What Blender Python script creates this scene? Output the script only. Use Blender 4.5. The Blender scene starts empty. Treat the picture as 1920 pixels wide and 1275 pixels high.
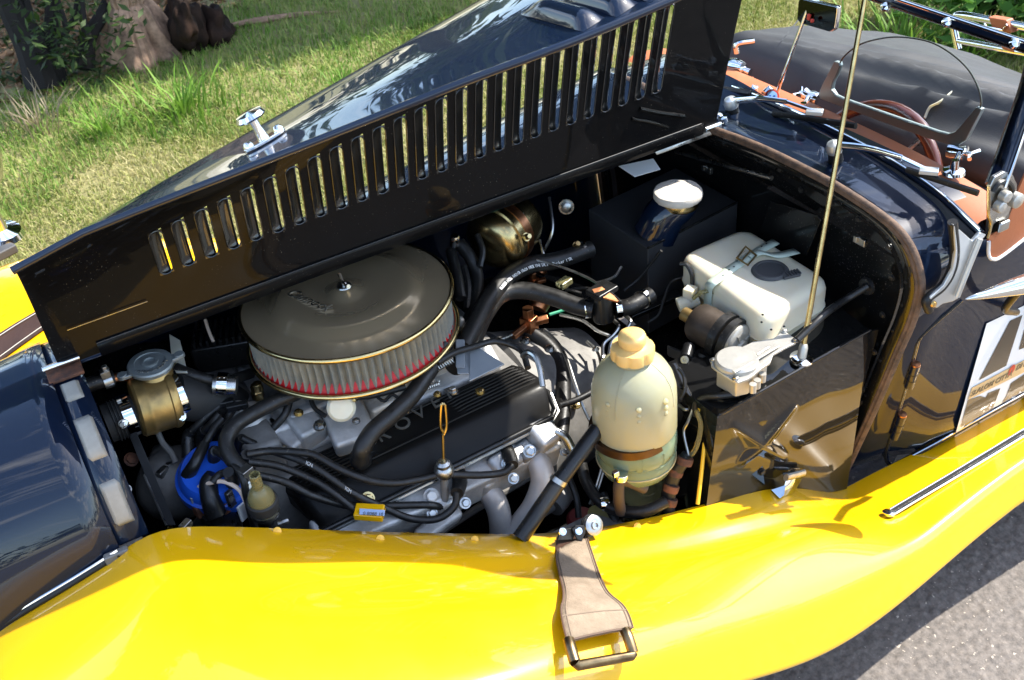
import bpy, bmesh, math, random
import numpy as np
from mathutils import Vector, Matrix, noise
random.seed(7); np.random.seed(7)
R = math.radians
sc = bpy.context.scene
COL = sc.collection

# ------------------------------------------------------------------ camera
CP = Vector((0.01174, -1.41423, 1.82778)); YAW, PIT, ROL, FPX = 0.46226, 0.63069, -0.10363, 1937.83
_f = Vector((math.sin(YAW)*math.cos(PIT), math.cos(YAW)*math.cos(PIT), -math.sin(PIT)))
_r = Vector((math.cos(YAW), -math.sin(YAW), 0)); _u = _r.cross(_f)
RG = _r*math.cos(ROL)+_u*math.sin(ROL); UPV = -_r*math.sin(ROL)+_u*math.cos(ROL)
cam = bpy.data.cameras.new('camera'); camo = bpy.data.objects.new('camera', cam); COL.objects.link(camo)
M = Matrix.Identity(4)
for i in range(3): M[i][0], M[i][1], M[i][2], M[i][3] = RG[i], UPV[i], -_f[i], CP[i]
camo.matrix_world = M; cam.sensor_width = 36; cam.lens = FPX/1920*36; cam.clip_start = .02; cam.clip_end = 400
cam.dof.use_dof = True; cam.dof.focus_distance = 1.75; cam.dof.aperture_fstop = 13
sc.camera = camo

# ------------------------------------------------------------------ light
SUN = Vector((.87, -.075, 1.0)).normalized()
el = math.asin(SUN.z); az = math.atan2(SUN.x, SUN.y)
w = bpy.data.worlds.new('World'); sc.world = w; w.use_nodes = True
nt = w.node_tree; nt.nodes.clear()
def nn(t, ty, **k):
    n = t.nodes.new(ty)
    for a, b in k.items(): setattr(n, a, b)
    return n
out = nn(nt, 'ShaderNodeOutputWorld'); bg = nn(nt, 'ShaderNodeBackground'); sky = nn(nt, 'ShaderNodeTexSky')
sky.sky_type = 'NISHITA'; sky.sun_disc = False; sky.sun_elevation = el; sky.sun_rotation = az; sky.dust_density = .7; sky.ozone_density = 1.1
bg.inputs[1].default_value = .15
tc = nn(nt, 'ShaderNodeTexCoord'); mp = nn(nt, 'ShaderNodeMapping'); mp.inputs['Scale'].default_value = (1.3, 1.3, 4.2)
cn = nn(nt, 'ShaderNodeTexNoise'); cn.inputs['Scale'].default_value = 2.1; cn.inputs['Detail'].default_value = 9; cn.inputs['Roughness'].default_value = .62
cr = nn(nt, 'ShaderNodeValToRGB'); cr.color_ramp.elements[0].position = .52; cr.color_ramp.elements[1].position = .80
mx = nn(nt, 'ShaderNodeMix', data_type='RGBA'); mx.inputs[7].default_value = (10, 9.9, 9.7, 1)
L = nt.links.new
L(tc.outputs['Generated'], mp.inputs[0]); L(mp.outputs[0], cn.inputs['Vector']); L(cn.outputs[0], cr.inputs[0])
L(cr.outputs[0], mx.inputs[0]); L(sky.outputs[0], mx.inputs[6]); L(mx.outputs[2], bg.inputs[0]); L(bg.outputs[0], out.inputs[0])
sun = bpy.data.lights.new('sun', 'SUN'); sun.energy = 3.2; sun.angle = R(.53); sun.color = (1, .95, .86)
suno = bpy.data.objects.new('sun', sun); COL.objects.link(suno)
suno.rotation_euler = SUN.to_track_quat('Z', 'Y').to_euler(); suno.location = (4, 0, 6)
vs = sc.view_settings; vs.view_transform = 'Standard'; vs.look = 'None'; vs.gamma = 1; vs.exposure = 1.8; vs.use_curve_mapping = False
sc.cycles.max_bounces = 10; sc.cycles.transparent_max_bounces = 12; sc.cycles.caustics_reflective = False; sc.cycles.caustics_refractive = False
sc.cycles.sample_clamp_indirect = 6; sc.cycles.use_denoising = True

# ------------------------------------------------------------------ pixel rays -> points on real planes (1920 x 1275 photograph)
def ray(a, b): return (_f + RG*((a-960)/FPX) - UPV*((b-637.5)/FPX))
def onz(a, b, z): d = ray(a, b); return CP + d*((z-CP.z)/d.z)
def ony(a, b, y): d = ray(a, b); return CP + d*((y-CP.y)/d.y)
def onx(a, b, x): d = ray(a, b); return CP + d*((x-CP.x)/d.x)
def onp(a, b, o, n): d = ray(a, b); return CP + d*((o-CP).dot(n)/d.dot(n))
def mpp(p): return (p-CP).dot(_f)/FPX           # metres per photo pixel at a point

# ------------------------------------------------------------------ materials
MATS = {}
def mat(name, col, rough=.5, metal=0., coat=0., crough=.03, spec=.5, var=0., vscale=8., col2=None, bump=0., bscale=60., rvar=0., dust=None, trans=0., sss=0., sssr=.02, ior=1.45, sheen=0., aniso=0., alpha=1.):
    if name in MATS: return MATS[name]
    m = bpy.data.materials.new(name); m.use_nodes = True; t = m.node_tree; b = t.nodes['Principled BSDF']
    I = b.inputs; c4 = (*col, 1)
    I['Base Color'].default_value = c4; I['Roughness'].default_value = rough; I['Metallic'].default_value = metal
    I['Coat Weight'].default_value = coat; I['Coat Roughness'].default_value = crough; I['Specular IOR Level'].default_value = spec
    I['Transmission Weight'].default_value = trans; I['IOR'].default_value = ior; I['Alpha'].default_value = alpha
    if sss: I['Subsurface Weight'].default_value = sss; I['Subsurface Radius'].default_value = (1, .8, .5); I['Subsurface Scale'].default_value = sssr
    if sheen: I['Sheen Weight'].default_value = sheen
    if var or col2 or bump or rvar or dust:
        g = nn(t, 'ShaderNodeTexCoord')
        def nz(s, det=6, r=.6):
            n = nn(t, 'ShaderNodeTexNoise'); n.inputs['Scale'].default_value = s; n.inputs['Detail'].default_value = det; n.inputs['Roughness'].default_value = r
            t.links.new(g.outputs['Object'], n.inputs['Vector']); return n
        last = None
        if var or col2:
            n = nz(vscale); rp = nn(t, 'ShaderNodeValToRGB'); rp.color_ramp.elements[0].position = .33; rp.color_ramp.elements[1].position = .68
            c2 = col2 if col2 else tuple(max(0, c*(1-var)) for c in col)
            rp.color_ramp.elements[0].color = (*c2, 1); rp.color_ramp.elements[1].color = c4
            t.links.new(n.outputs[0], rp.inputs[0]); last = rp.outputs[0]
        if dust:                     # (scale, threshold, colour)
            n = nz(dust[0], 2, .5); n2 = nz(4.); ad = nn(t, 'ShaderNodeMath', operation='MULTIPLY_ADD'); ad.inputs[1].default_value = .35
            t.links.new(n2.outputs[0], ad.inputs[0]); t.links.new(n.outputs[0], ad.inputs[2])
            rp = nn(t, 'ShaderNodeValToRGB'); rp.color_ramp.elements[0].position = dust[1]; rp.color_ramp.elements[1].position = min(1, dust[1]+.05)
            t.links.new(ad.outputs[0], rp.inputs[0]); k = nn(t, 'ShaderNodeMix', data_type='RGBA'); k.inputs[6].default_value = c4; k.inputs[7].default_value = (*dust[2], 1)
            if last: t.links.new(last, k.inputs[6])
            t.links.new(rp.outputs[0], k.inputs[0]); last = k.outputs[2]
            mr = nn(t, 'ShaderNodeMapRange'); mr.inputs['To Min'].default_value = coat; mr.inputs['To Max'].default_value = 0
            t.links.new(rp.outputs[0], mr.inputs[0]); t.links.new(mr.outputs[0], I['Coat Weight'])
        if last: t.links.new(last, I['Base Color'])
        if rvar:
            n = nz(vscale*1.7); mr = nn(t, 'ShaderNodeMapRange'); mr.inputs['From Min'].default_value = .3; mr.inputs['From Max'].default_value = .7
            mr.inputs['To Min'].default_value = max(0, rough-rvar); mr.inputs['To Max'].default_value = rough+rvar
            t.links.new(n.outputs[0], mr.inputs[0]); t.links.new(mr.outputs[0], I['Roughness'])
        if bump:
            n = nz(bscale, 5); bp = nn(t, 'ShaderNodeBump'); bp.inputs['Strength'].default_value = bump; bp.inputs['Distance'].default_value = .002
            t.links.new(n.outputs[0], bp.inputs['Height']); t.links.new(bp.outputs[0], I['Normal'])
    MATS[name] = m; return m

PAINT = mat('midnight_blue_paint', (.003, .008, .022), .4, spec=.1, coat=1, crough=.015, bump=.012, bscale=9)
INNER = mat('black_inner_paint', (.0045, .0045, .005), .5, spec=.05, coat=.2, crough=.025, var=.3, bump=.012, bscale=18, dust=(420., .89, (.13, .115, .09)))
LOUV = mat('louvre_gloss', (.006, .006, .006), .4, spec=.3, coat=1, crough=.06, bump=.03, bscale=60)
BAY = mat('black_bay_paint', (.005, .005, .005), .45, spec=.12, coat=1, crough=.022, bump=.02, bscale=25, dust=(300., .87, (.10, .09, .08)))
YEL = mat('yellow_paint', (.86, .455, .002), .32, coat=1, crough=.03, var=.05, vscale=3, bump=.008, bscale=5, rvar=.06)
CHROME = mat('chrome', (.82, .82, .80), .06, 1, bump=.01, bscale=40, rvar=.04)
STEEL = mat('worn_steel', (.5, .5, .48), .32, 1, var=.35, vscale=30, rvar=.12)
STAIN = mat('polished_lid_metal', (.54, .41, .25), .19, .70, var=.12, vscale=5, rvar=.04, bump=.004, bscale=15)
ALU = mat('cast_aluminium', (.56, .55, .53), .45, .4, var=.38, vscale=22, bump=.5, bscale=160, rvar=.12)
GALU = mat('dull_grey_casting', (.24, .23, .215), .6, .3, var=.45, vscale=18, bump=.3, bscale=130)
BRASS = mat('aged_brass', (.62, .40, .13), .36, .8, col2=(.20, .14, .06), vscale=13, rvar=.1)
COPPER = mat('copper', (.62, .27, .13), .3, 1, var=.5, vscale=50)
GOLD = mat('zinc_gold', (.62, .47, .22), .25, 1, var=.4, vscale=35)
RUB = mat('black_rubber', (.013, .0125, .012), .44, var=.5, vscale=60, bump=.12, bscale=260, rvar=.16, dust=(260., .86, (.09, .08, .065)))
RUBM = mat('matt_rubber', (.02, .02, .02), .65, var=.4, vscale=20, bump=.15, bscale=200)
BLKP = mat('black_plastic', (.010, .010, .010), .33, rvar=.1, vscale=40)
ROCK = mat('rocker_black_enamel', (.006, .0055, .005), .42, spec=.15, coat=.08, crough=.2, bump=.08, bscale=140, rvar=.08)
BLUE = mat('blue_plastic', (.018, .11, .62), .33, var=.2)
WPLA = mat('aged_white_plastic', (.70, .61, .43), .42, col2=(.70, .65, .51), vscale=9, sss=.5, sssr=.02, bump=.04, bscale=60)
YBOT = mat('yellowed_bottle_plastic', (.56, .47, .22), .25, col2=(.50, .46, .28), vscale=6, trans=.12, sss=.5, sssr=.04, bump=.03, bscale=40, ior=1.3)
FLUID = mat('blue_green_fluid', (.30, .42, .36), .15, trans=.3, ior=1.33)
CAPY = mat('yellow_cap_plastic', (.76, .50, .18), .45, sss=.3, sssr=.01, var=.15)
OLIVE = mat('amber_clear_plastic', (.62, .55, .25), .12, trans=.75, ior=1.35, var=.2)
SILV = mat('silver_casting', (.50, .48, .43), .4, .55, var=.2, vscale=25, bump=.15, bscale=180)
MOTOR = mat('brown_motor_can', (.085, .065, .05), .45, .5, var=.4, vscale=30, bump=.1, bscale=120)
CLOTH = mat('white_cap_cloth', (.56, .51, .44), .9, var=.12, vscale=40, bump=.5, bscale=260)
STRAPW = mat('pale_green_strap', (.55, .63, .53), .5, var=.12, vscale=30, bump=.08, bscale=150)
LEA = mat('tan_suede', (.27, .205, .142), .9, col2=(.19, .142, .096), vscale=34, bump=.8, bscale=190, dust=(30., .93, (.17, .11, .07)))
LEAB = mat('dark_brown_leather', (.055, .026, .016), .5, var=.3, vscale=30, bump=.2, bscale=150)
TAN = mat('terracotta_leather', (.44, .135, .05), .5, var=.2, vscale=10, bump=.12, bscale=180)
THREAD = mat('pale_thread', (.6, .55, .45), .8)
VINYL = mat('black_vinyl', (.036, .037, .039), .55, var=.25, vscale=5, bump=.18, bscale=320, rvar=.08)
TYRE = mat('tyre_rubber', (.018, .018, .018), .75, bump=.3, bscale=60)
WELT = mat('brown_welting', (.17, .10, .062), .7, col2=(.06, .04, .03), vscale=60, bump=.5, bscale=400)
FOAM = mat('grey_woven_pad', (.36, .33, .28), .9, var=.25, vscale=30)
GLASS = mat('windscreen_glass', (1, 1, 1), .0, trans=1, ior=1.02, spec=.25)
PERSPEX = mat('aero_glass', (.97, .99, .97), .01, trans=1, ior=1.05)
GEDGE = mat('glass_edge', (.12, .14, .13), .25)
FILT = mat('filter_gauze', (.27, .26, .21), .75, .0, col2=(.17, .18, .165), vscale=25, bump=.6, bscale=900)
RED = mat('red_filter_rubber', (.50, .008, .010), .45, var=.1)
WHITE = mat('white_print', (.78, .78, .76), .45)
CREAM = mat('tape_print', (.62, .42, .20), .45)
BLACKP = mat('black_print', (.018, .014, .012), .4, coat=.3)
REDP = mat('red_print', (.55, .05, .03), .5)
GREYPL = mat('grey_zinc_plate', (.30, .33, .36), .42, .4, var=.15, vscale=20)
DGREY = mat('dark_grey_plastic', (.06, .06, .062), .5, var=.2)
RUST = mat('rusty_steel', (.20, .075, .035), .8, .2, col2=(.05, .03, .025), vscale=60, bump=.4, bscale=200)
WIREW = mat('cream_wire', (.75, .58, .45), .45)
WIREY = mat('yellow_wire', (.75, .48, .03), .4)
WIREG = mat('green_wire', (.05, .35, .2), .4)
SILP = mat('silver_stanchion', (.55, .57, .57), .40, .8, rvar=.1, vscale=14, bump=.03, bscale=50)
LABELB = mat('pale_blue_label', (.40, .52, .75), .4)

# ------------------------------------------------------------------ mesh helpers
def mesh_obj(name, V, F, m, parent, smooth=True, bevel=0., solid=0., sub=0, ang=38, fidx=None, recalc=True, seg=2):
    me = bpy.data.meshes.new(name); me.from_pydata([tuple(v) for v in V], [], F)
    if recalc:
        b = bmesh.new(); b.from_mesh(me); bmesh.ops.recalc_face_normals(b, faces=b.faces); b.to_mesh(me); b.free()
    for q in (m if isinstance(m, (list, tuple)) else [m]): me.materials.append(q)
    if fidx is not None: me.polygons.foreach_set('material_index', fidx)
    if smooth: me.shade_smooth(); me.set_sharp_from_angle(angle=R(ang))
    o = bpy.data.objects.new(name, me); COL.objects.link(o)
    if parent is not None: o.parent = parent
    if solid:
        s = o.modifiers.new('shell', 'SOLIDIFY'); s.thickness = solid; s.offset = -1
    if bevel:
        s = o.modifiers.new('edge', 'BEVEL'); s.width = bevel; s.segments = seg; s.limit_method = 'ANGLE'; s.angle_limit = R(35); s.harden_normals = True
    if sub:
        s = o.modifiers.new('round', 'SUBSURF'); s.levels = sub; s.render_levels = sub
    return o
def join(*parts):
    V, F = [], []
    for v, f in parts:
        n = len(V); V += list(v); F += [tuple(i+n for i in q) for q in f]
    return V, F
def spline(pts, n=8):
    P = [Vector(p) for p in pts]
    if len(P) < 3: return P
    Q = [P[0]*2-P[1]]+P+[P[-1]*2-P[-2]]; o = []
    for i in range(1, len(Q)-2):
        a, b, c, d = Q[i-1], Q[i], Q[i+1], Q[i+2]
        for k in range(n):
            t = k/n; o.append(.5*((2*b)+(c-a)*t+(2*a-5*b+4*c-d)*t*t+(3*b-a-3*c+d)*t**3))
    o.append(P[-1]); return o
def frames(P, closed=False):
    n = len(P); T = []
    for i in range(n):
        if closed: t = P[(i+1) % n]-P[i-1]
        else: t = P[min(i+1, n-1)]-P[max(i-1, 0)]
        T.append(t.normalized())
    up = Vector((0, 0, 1)) if abs(T[0].z) < .9 else Vector((0, 1, 0))
    N = [(up-T[0]*up.dot(T[0])).normalized()]
    for i in range(1, n):
        v = N[-1]-T[i]*N[-1].dot(T[i]); N.append(v.normalized())
    return T, N, [T[i].cross(N[i]) for i in range(n)]
def tube(pts, r, seg=12, n=6, closed=False, flat=1.0, sm=True):
    P = spline(pts, n) if sm and not closed else [Vector(p) for p in pts]
    T, N, B = frames(P, closed); V, F = [], []; k = len(P)
    for i in range(k):
        rr = r if not hasattr(r, '__len__') else r[0]+(r[-1]-r[0])*i/(k-1) if len(r) == 2 else float(np.interp(i/(k-1), np.linspace(0, 1, len(r)), r))
        for j in range(seg):
            a = 2*math.pi*j/seg; V.append(P[i]+N[i]*(rr*math.cos(a))+B[i]*(rr*flat*math.sin(a)))
    for i in range(k if closed else k-1):
        for j in range(seg):
            a, b = i*seg+j, i*seg+(j+1) % seg; c = ((i+1) % k)*seg
            F.append((a, b, c+(j+1) % seg, c+j))
    if not closed: F.append(tuple(range(seg))[::-1]); F.append(tuple((k-1)*seg+j for j in range(seg)))
    return V, F
def basis(ax):
    a = Vector(ax).normalized(); t = Vector((0, 0, 1)) if abs(a.z) < .9 else Vector((1, 0, 0))
    u = (t-a*t.dot(a)).normalized(); return a, u, a.cross(u)
def lathe(prof, org, ax=(0, 0, 1), seg=32):
    a, u, v = basis(ax); o = Vector(org); V, F = [], []
    for r, h in prof:
        for j in range(seg):
            t = 2*math.pi*j/seg; V.append(o+a*h+(u*math.cos(t)+v*math.sin(t))*r)
    for i in range(len(prof)-1):
        for j in range(seg):
            F.append((i*seg+j, i*seg+(j+1) % seg, (i+1)*seg+(j+1) % seg, (i+1)*seg+j))
    if prof[0][0] > 1e-4: F.append(tuple(range(seg))[::-1])
    if prof[-1][0] > 1e-4: F.append(tuple((len(prof)-1)*seg+j for j in range(seg)))
    return V, F
def box(c, s, rot=None):
    c = Vector(c); V = []
    for x in (-.5, .5):
        for y in (-.5, .5):
            for z in (-.5, .5):
                v = Vector((x*s[0], y*s[1], z*s[2])); V.append(c+(rot@v if rot is not None else v))
    return V, [(0, 1, 3, 2), (4, 6, 7, 5), (0, 4, 5, 1), (2, 3, 7, 6), (0, 2, 6, 4), (1, 5, 7, 3)]
def prism(poly, off):
    n = len(poly); P = [Vector(p) for p in poly]; o = Vector(off)
    return P+[p+o for p in P], [tuple(range(n))[::-1], tuple(range(n, 2*n))]+[(i, (i+1) % n, n+(i+1) % n, n+i) for i in range(n)]
def grid(rows, closed=False):
    m = len(rows[0]); V = [v for r in rows for v in r]; F = []
    for i in range(len(rows)-1):
        for j in range(m if closed else m-1):
            F.append((i*m+j, i*m+(j+1) % m, (i+1)*m+(j+1) % m, (i+1)*m+j))
    return V, F
def rotz(a): return Matrix.Rotation(a, 3, 'Z')
def bolt(p, r, h, ax=(0, 0, 1)):
    return join(lathe([(r*1.35, 0), (r*1.35, h*.3), (r*.2, h*.3)], p, ax, 14), lathe([(r, h*.3), (r, h*.9), (r*.8, h), (0.00001, h)], p, ax, 6))
def hosepx(L3): return [onz(a, b, z) for a, b, z in L3]
def hoseyp(L3): return [ony(a, b, y) for a, b, y in L3]
def part(name, vf, m, parent=None, label=None, **k):
    o = mesh_obj(name, vf[0], vf[1], m, parent if parent is not None else car, **k)
    if label: o['label'] = label
    return o
def text(name, s, size, mw, m, parent, depth=.0006, font_shear=0., align='LEFT', weight=0.):
    cu = bpy.data.curves.new(name, 'FONT'); cu.body = s; cu.size = size; cu.extrude = depth; cu.shear = font_shear; cu.align_x = align; cu.offset = weight; cu.resolution_u = 4
    t = bpy.data.objects.new(name+'_tmp', cu); COL.objects.link(t)
    bpy.context.view_layer.update()
    me = bpy.data.meshes.new_from_object(t.evaluated_get(bpy.context.evaluated_depsgraph_get())); bpy.data.objects.remove(t)
    me.transform(mw); me.materials.clear(); me.materials.append(m); me.name = name
    o = bpy.data.objects.new(name, me); COL.objects.link(o); o.parent = parent; return o
def frame_mat(o, x, y):
    x = Vector(x).normalized(); z = x.cross(Vector(y)).normalized(); y = z.cross(x); m = Matrix.Identity(4)
    for i in range(3): m[i][0], m[i][1], m[i][2], m[i][3] = x[i], y[i], z[i], o[i]
    return m
def dup(o, parent, mw):
    c = o.copy(); COL.objects.link(c); c.parent = parent; c.matrix_world = mw; return c
def tag(o, label, cat, group=None, kind=None):
    if label: o['label'] = label
    if cat: o['category'] = cat
    if group: o['group'] = group
    if kind: o['kind'] = kind
    return o

# ================================================================== SETTING
G = .07                                             # height of the road surface under the car datum
def gzn(a, b, z): return onz(a, b, z+G)-Vector((0, 0, G))
def gyn(a, b, y): return ony(a, b, y)-Vector((0, 0, G))
def sstep(a, b, x):
    t = np.clip((x-a)/(b-a), 0, 1); return t*t*(3-2*t)
# shaded/leaf-littered verge begins beyond this line (y as a function of x); used to choose what grows where, not how bright it is
def lush_line(x): return 2.55+.12*x
gm = mat('lawn_soil', (.28, .25, .11), .95, col2=(.16, .15, .06), vscale=3.2, bump=.7, bscale=45, dust=(60., .9, (.30, .24, .13)))
V, F = grid([[Vector((x, y, .010+.05*max(0, min(1, (y-2.2)/2.5))*(1+.6*noise.noise((x*.7, y*.7, 3)))+(.018*noise.noise((x*2, y*2, 0)) if 1.2 < y < 8 else 0))) for x in np.r_[-60, -20, -8, np.linspace(-3, 9, 49), 15, 30, 60]] for y in np.r_[.95, 1.05, np.linspace(1.2, 8, 40), 14, 30, 80]])
tag(mesh_obj('lawn', V, F, gm, None), 'mown sunlit lawn behind the car', None, None, 'structure')
# asphalt: fine real relief in the strip that is seen, flat elsewhere
am = mat('asphalt', (.195, .168, .145), .85, col2=(.095, .083, .073), vscale=75, bump=.8, bscale=190, dust=(95., .86, (.42, .36, .29)))
X = np.r_[np.linspace(.55, 2.3, 300)]; Yv = np.r_[np.linspace(-1.55, -.22, 230)]
rows = []
for yy in Yv:
    rr = []
    for xx in X:
        d = noise.voronoi((xx*58, yy*58, .3))[0]
        e = min(1, (xx-.55)/.05, (2.3-xx)/.05, (yy+1.55)/.05, (-.22-yy)/.05)
        rr.append(Vector((xx, yy, max(0, e)*(.0062*max(0, .55-d[0]) + .0022*min(.6, d[1]-d[0]) + .0015*noise.noise((xx*30, yy*30, 0))))))
    rows.append(rr)
a = grid(rows)
def sheet(x0, x1, y0, y1): return [Vector((x0, y0, 0)), Vector((x1, y0, 0)), Vector((x1, y1, 0)), Vector((x0, y1, 0))], [(0, 1, 2, 3)]
tag(mesh_obj('road', *join(a, sheet(-60, .55, -40, .97), sheet(2.3, 60, -40, .97), sheet(.55, 2.3, -40, -1.55), sheet(.55, 2.3, -.22, .97)), am, None, ang=60, recalc=False), 'coarse grey asphalt road under the car', None, None, 'structure')

# grass as one countless mass of bent blades
def blades(name, n, xr, yr, hmin, hmax, wdt, m, lean=.5, keep=None, label='', zoff=0.):
    x = np.random.uniform(*xr, n); y = np.random.uniform(*yr, n)
    if keep is not None:
        k = keep(x, y); x, y = x[k], y[k]
    n = len(x); h = np.random.uniform(hmin, hmax, n)*np.random.uniform(.6, 1, n); a = np.random.uniform(0, 2*np.pi, n)
    ln = np.abs(np.random.normal(0, lean, n)).clip(0, 1.5); wv = wdt*np.random.uniform(.6, 1.3, n)
    b = a+np.random.normal(0, .6, n)
    zg = .012+.05*np.clip((y-2.2)/2.5, 0, 1)+zoff
    ca, sa, cb, sb = np.cos(a), np.sin(a), np.cos(b), np.sin(b)
    V = np.zeros((n, 5, 3)); mid = .55
    for i, (s, t) in enumerate([(-1, 0), (1, 0), (1, mid), (-1, mid), (0, 1)]):
        off = ln*h*(t**1.6); up = h*(t-.35*np.minimum(ln, 1.2)*t*t)
        V[:, i, 0] = x+cb*off-sa*wv*s*.5*(1-.25*t); V[:, i, 1] = y+sb*off+ca*wv*s*.5*(1-.25*t); V[:, i, 2] = zg+up
    me = bpy.data.meshes.new(name); me.vertices.add(5*n); me.vertices.foreach_set('co', V.ravel())
    base = np.arange(n)*5
    li = np.stack([base, base+1, base+2, base+3, base+3, base+2, base+4], 1).ravel()
    me.loops.add(7*n); me.loops.foreach_set('vertex_index', li.astype(np.int32)); me.polygons.add(2*n)
    st = np.stack([np.arange(n)*7, np.arange(n)*7+4], 1).ravel(); me.polygons.foreach_set('loop_start', st.astype(np.int32))
    me.update(calc_edges=True); at = me.attributes.new('tint', 'FLOAT', 'POINT'); at.data.foreach_set('value', np.repeat(np.random.rand(n), 5).astype(np.float32))
    me.materials.append(m); o = bpy.data.objects.new(name, me); COL.objects.link(o); tag(o, label, None, None, 'stuff'); return o
def grassmat(name, cols, patch=2.2):
    m = bpy.data.materials.new(name); m.use_nodes = True; t = m.node_tree; b = t.nodes['Principled BSDF']; b.inputs['Roughness'].default_value = .6; b.inputs['Specular IOR Level'].default_value = .3
    at = nn(t, 'ShaderNodeAttribute'); at.attribute_name = 'tint'; g = nn(t, 'ShaderNodeTexCoord'); n = nn(t, 'ShaderNodeTexNoise'); n.inputs['Scale'].default_value = patch; n.inputs['Detail'].default_value = 4
    t.links.new(g.outputs['Object'], n.inputs['Vector'])
    ad = nn(t, 'ShaderNodeMath', operation='MULTIPLY_ADD'); ad.inputs[1].default_value = 1.7; ad.inputs[2].default_value = -.62; t.links.new(n.outputs[0], ad.inputs[0])
    a2 = nn(t, 'ShaderNodeMath', operation='MULTIPLY_ADD'); a2.inputs[1].default_value = .75; t.links.new(at.outputs['Fac'], a2.inputs[0]); t.links.new(ad.outputs[0], a2.inputs[2])
    rp = nn(t, 'ShaderNodeValToRGB'); e = rp.color_ramp.elements
    while len(e) < len(cols): e.new(.5)
    for i, c in enumerate(cols): e[i].position = .15+.75*i/(len(cols)-1); e[i].color = (*c, 1)
    t.links.new(a2.outputs[0], rp.inputs[0]); t.links.new(rp.outputs[0], b.inputs['Base Color'])
    tr = nn(t, 'ShaderNodeBsdfTranslucent'); t.links.new(rp.outputs[0], tr.inputs[0]); ms = nn(t, 'ShaderNodeMixShader'); ms.inputs[0].default_value = .3
    t.links.new(b.outputs[0], ms.inputs[1]); t.links.new(tr.outputs[0], ms.inputs[2]); t.links.new(ms.outputs[0], t.nodes['Material Output'].inputs[0]); return m
DRY = grassmat('dry_mown_grass', [(.12, .18, .025), (.22, .26, .055), (.33, .33, .105), (.44, .39, .18)])
LUSH = grassmat('lush_grass', [(.07, .15, .016), (.12, .23, .028), (.19, .29, .055), (.32, .34, .10)], 1.3)
TALLM = grassmat('tall_grass', [(.09, .19, .018), (.14, .27, .03), (.2, .33, .05)], 3)
nv = np.vectorize(lambda a, b: noise.noise((a*1.1, b*1.1, 5)))
def near_keep(x, y): return (y < lush_line(x)+.5*nv(x, y)+.25) & (x < 6)
blades('mown_grass', 260000, (-2.0, 5.2), (.93, 3.4), .018, .05, .0042, DRY, .9, near_keep, 'short dry mown grass on the lawn behind the car')
def far_keep(x, y): return (y > lush_line(x)+.5*nv(x, y)-.15) & ~((x < 3.6) & (y > 4.05+.12*x) & (nv(x*2, y*2) > -.25)) & ~((x < 1.0) & (y > 3.7))
blades('lush_grass', 175000, (-1.8, 5.5), (2.3, 6.2), .025, .085, .0048, LUSH, .85, far_keep, 'lush green grass growing along the shaded verge')
# leaf litter
LIT = grassmat('leaf_litter', [(.10, .05, .025), (.22, .12, .06), (.36, .22, .12)], 4)
blades('leaf_litter', 16000, (-.4, 4.2), (3.6, 7), .02, .05, .035, LIT, 1.4, lambda x, y: (y > 4.0+.1*x) | (x < 1), 'brown fallen leaves scattered on the verge')

def tuft(name, c, n, h, spread, label, cat='grass', w=.011, m=TALLM, group=None):
    V, F, tn = [], [], []
    for i in range(n):
        a = random.uniform(0, 6.28); r0 = abs(random.gauss(0, spread)); hh = h*random.uniform(.55, 1.1); ln = random.uniform(.15, 1.0); b = a+random.gauss(0, .7)
        px, py = c[0]+math.cos(a)*r0, c[1]+math.sin(a)*r0; zg = .03+.05*max(0, min(1, (py-2.2)/2.5)); k = len(V); tt = random.random()
        for s in range(5):
            t = s/4; off = ln*hh*t**1.7; z = zg-.02+hh*(t-.42*ln*t*t); ww = w*(1-t)**.6*random.uniform(.9, 1.1)+.0004
            for q in (-1, 1): V.append((px+math.cos(b)*off-math.sin(b)*ww*q*.5, py+math.sin(b)*off+math.cos(b)*ww*q*.5, z)); tn.append(tt)
        for s in range(4): F.append((k+2*s, k+2*s+1, k+2*s+3, k+2*s+2))
    o = mesh_obj(name, V, F, m, None, recalc=False); at = o.data.attributes.new('tint', 'FLOAT', 'POINT'); at.data.foreach_set('value', np.array(tn, np.float32)); tag(o, label, cat, group); return o
def gpt(a, b): p = gzn(a, b, .05); return (p.x, p.y)
tuft('grass_tuft', gpt(345, 205), 110, .20, .13, 'bright green tall grass tuft lit by the sun, below the dark burnt log', 'grass tuft')
tuft('grass_tuft', gpt(195, 245), 40, .17, .06, 'small arching green grass tuft on the lawn edge right of dead twigs', 'grass tuft')
tuft('grass_tuft', gpt(640, 160), 60, .13, .07, 'low spreading grass tuft just above the open bonnet edge', 'grass tuft', w=.007)
tuft('grass_tuft', gpt(1690, 95), 120, .30, .22, 'tall grass tuft growing behind the folded black cockpit cover', 'grass tuft', w=.012)
tuft('grass_tuft', gpt(1800, 75), 70, .30, .16, 'tall grass tuft growing beside the chrome luggage rack', 'grass tuft', w=.012)
DEADM = grassmat('dead_stems', [(.20, .15, .09), (.32, .26, .17)], 4)
tuft('dead_twigs', gpt(70, 235), 70, .22, .11, 'dry grey dead stalks at the foot of the dark shrub', 'dead stalks', w=.006, m=DEADM)

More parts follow.
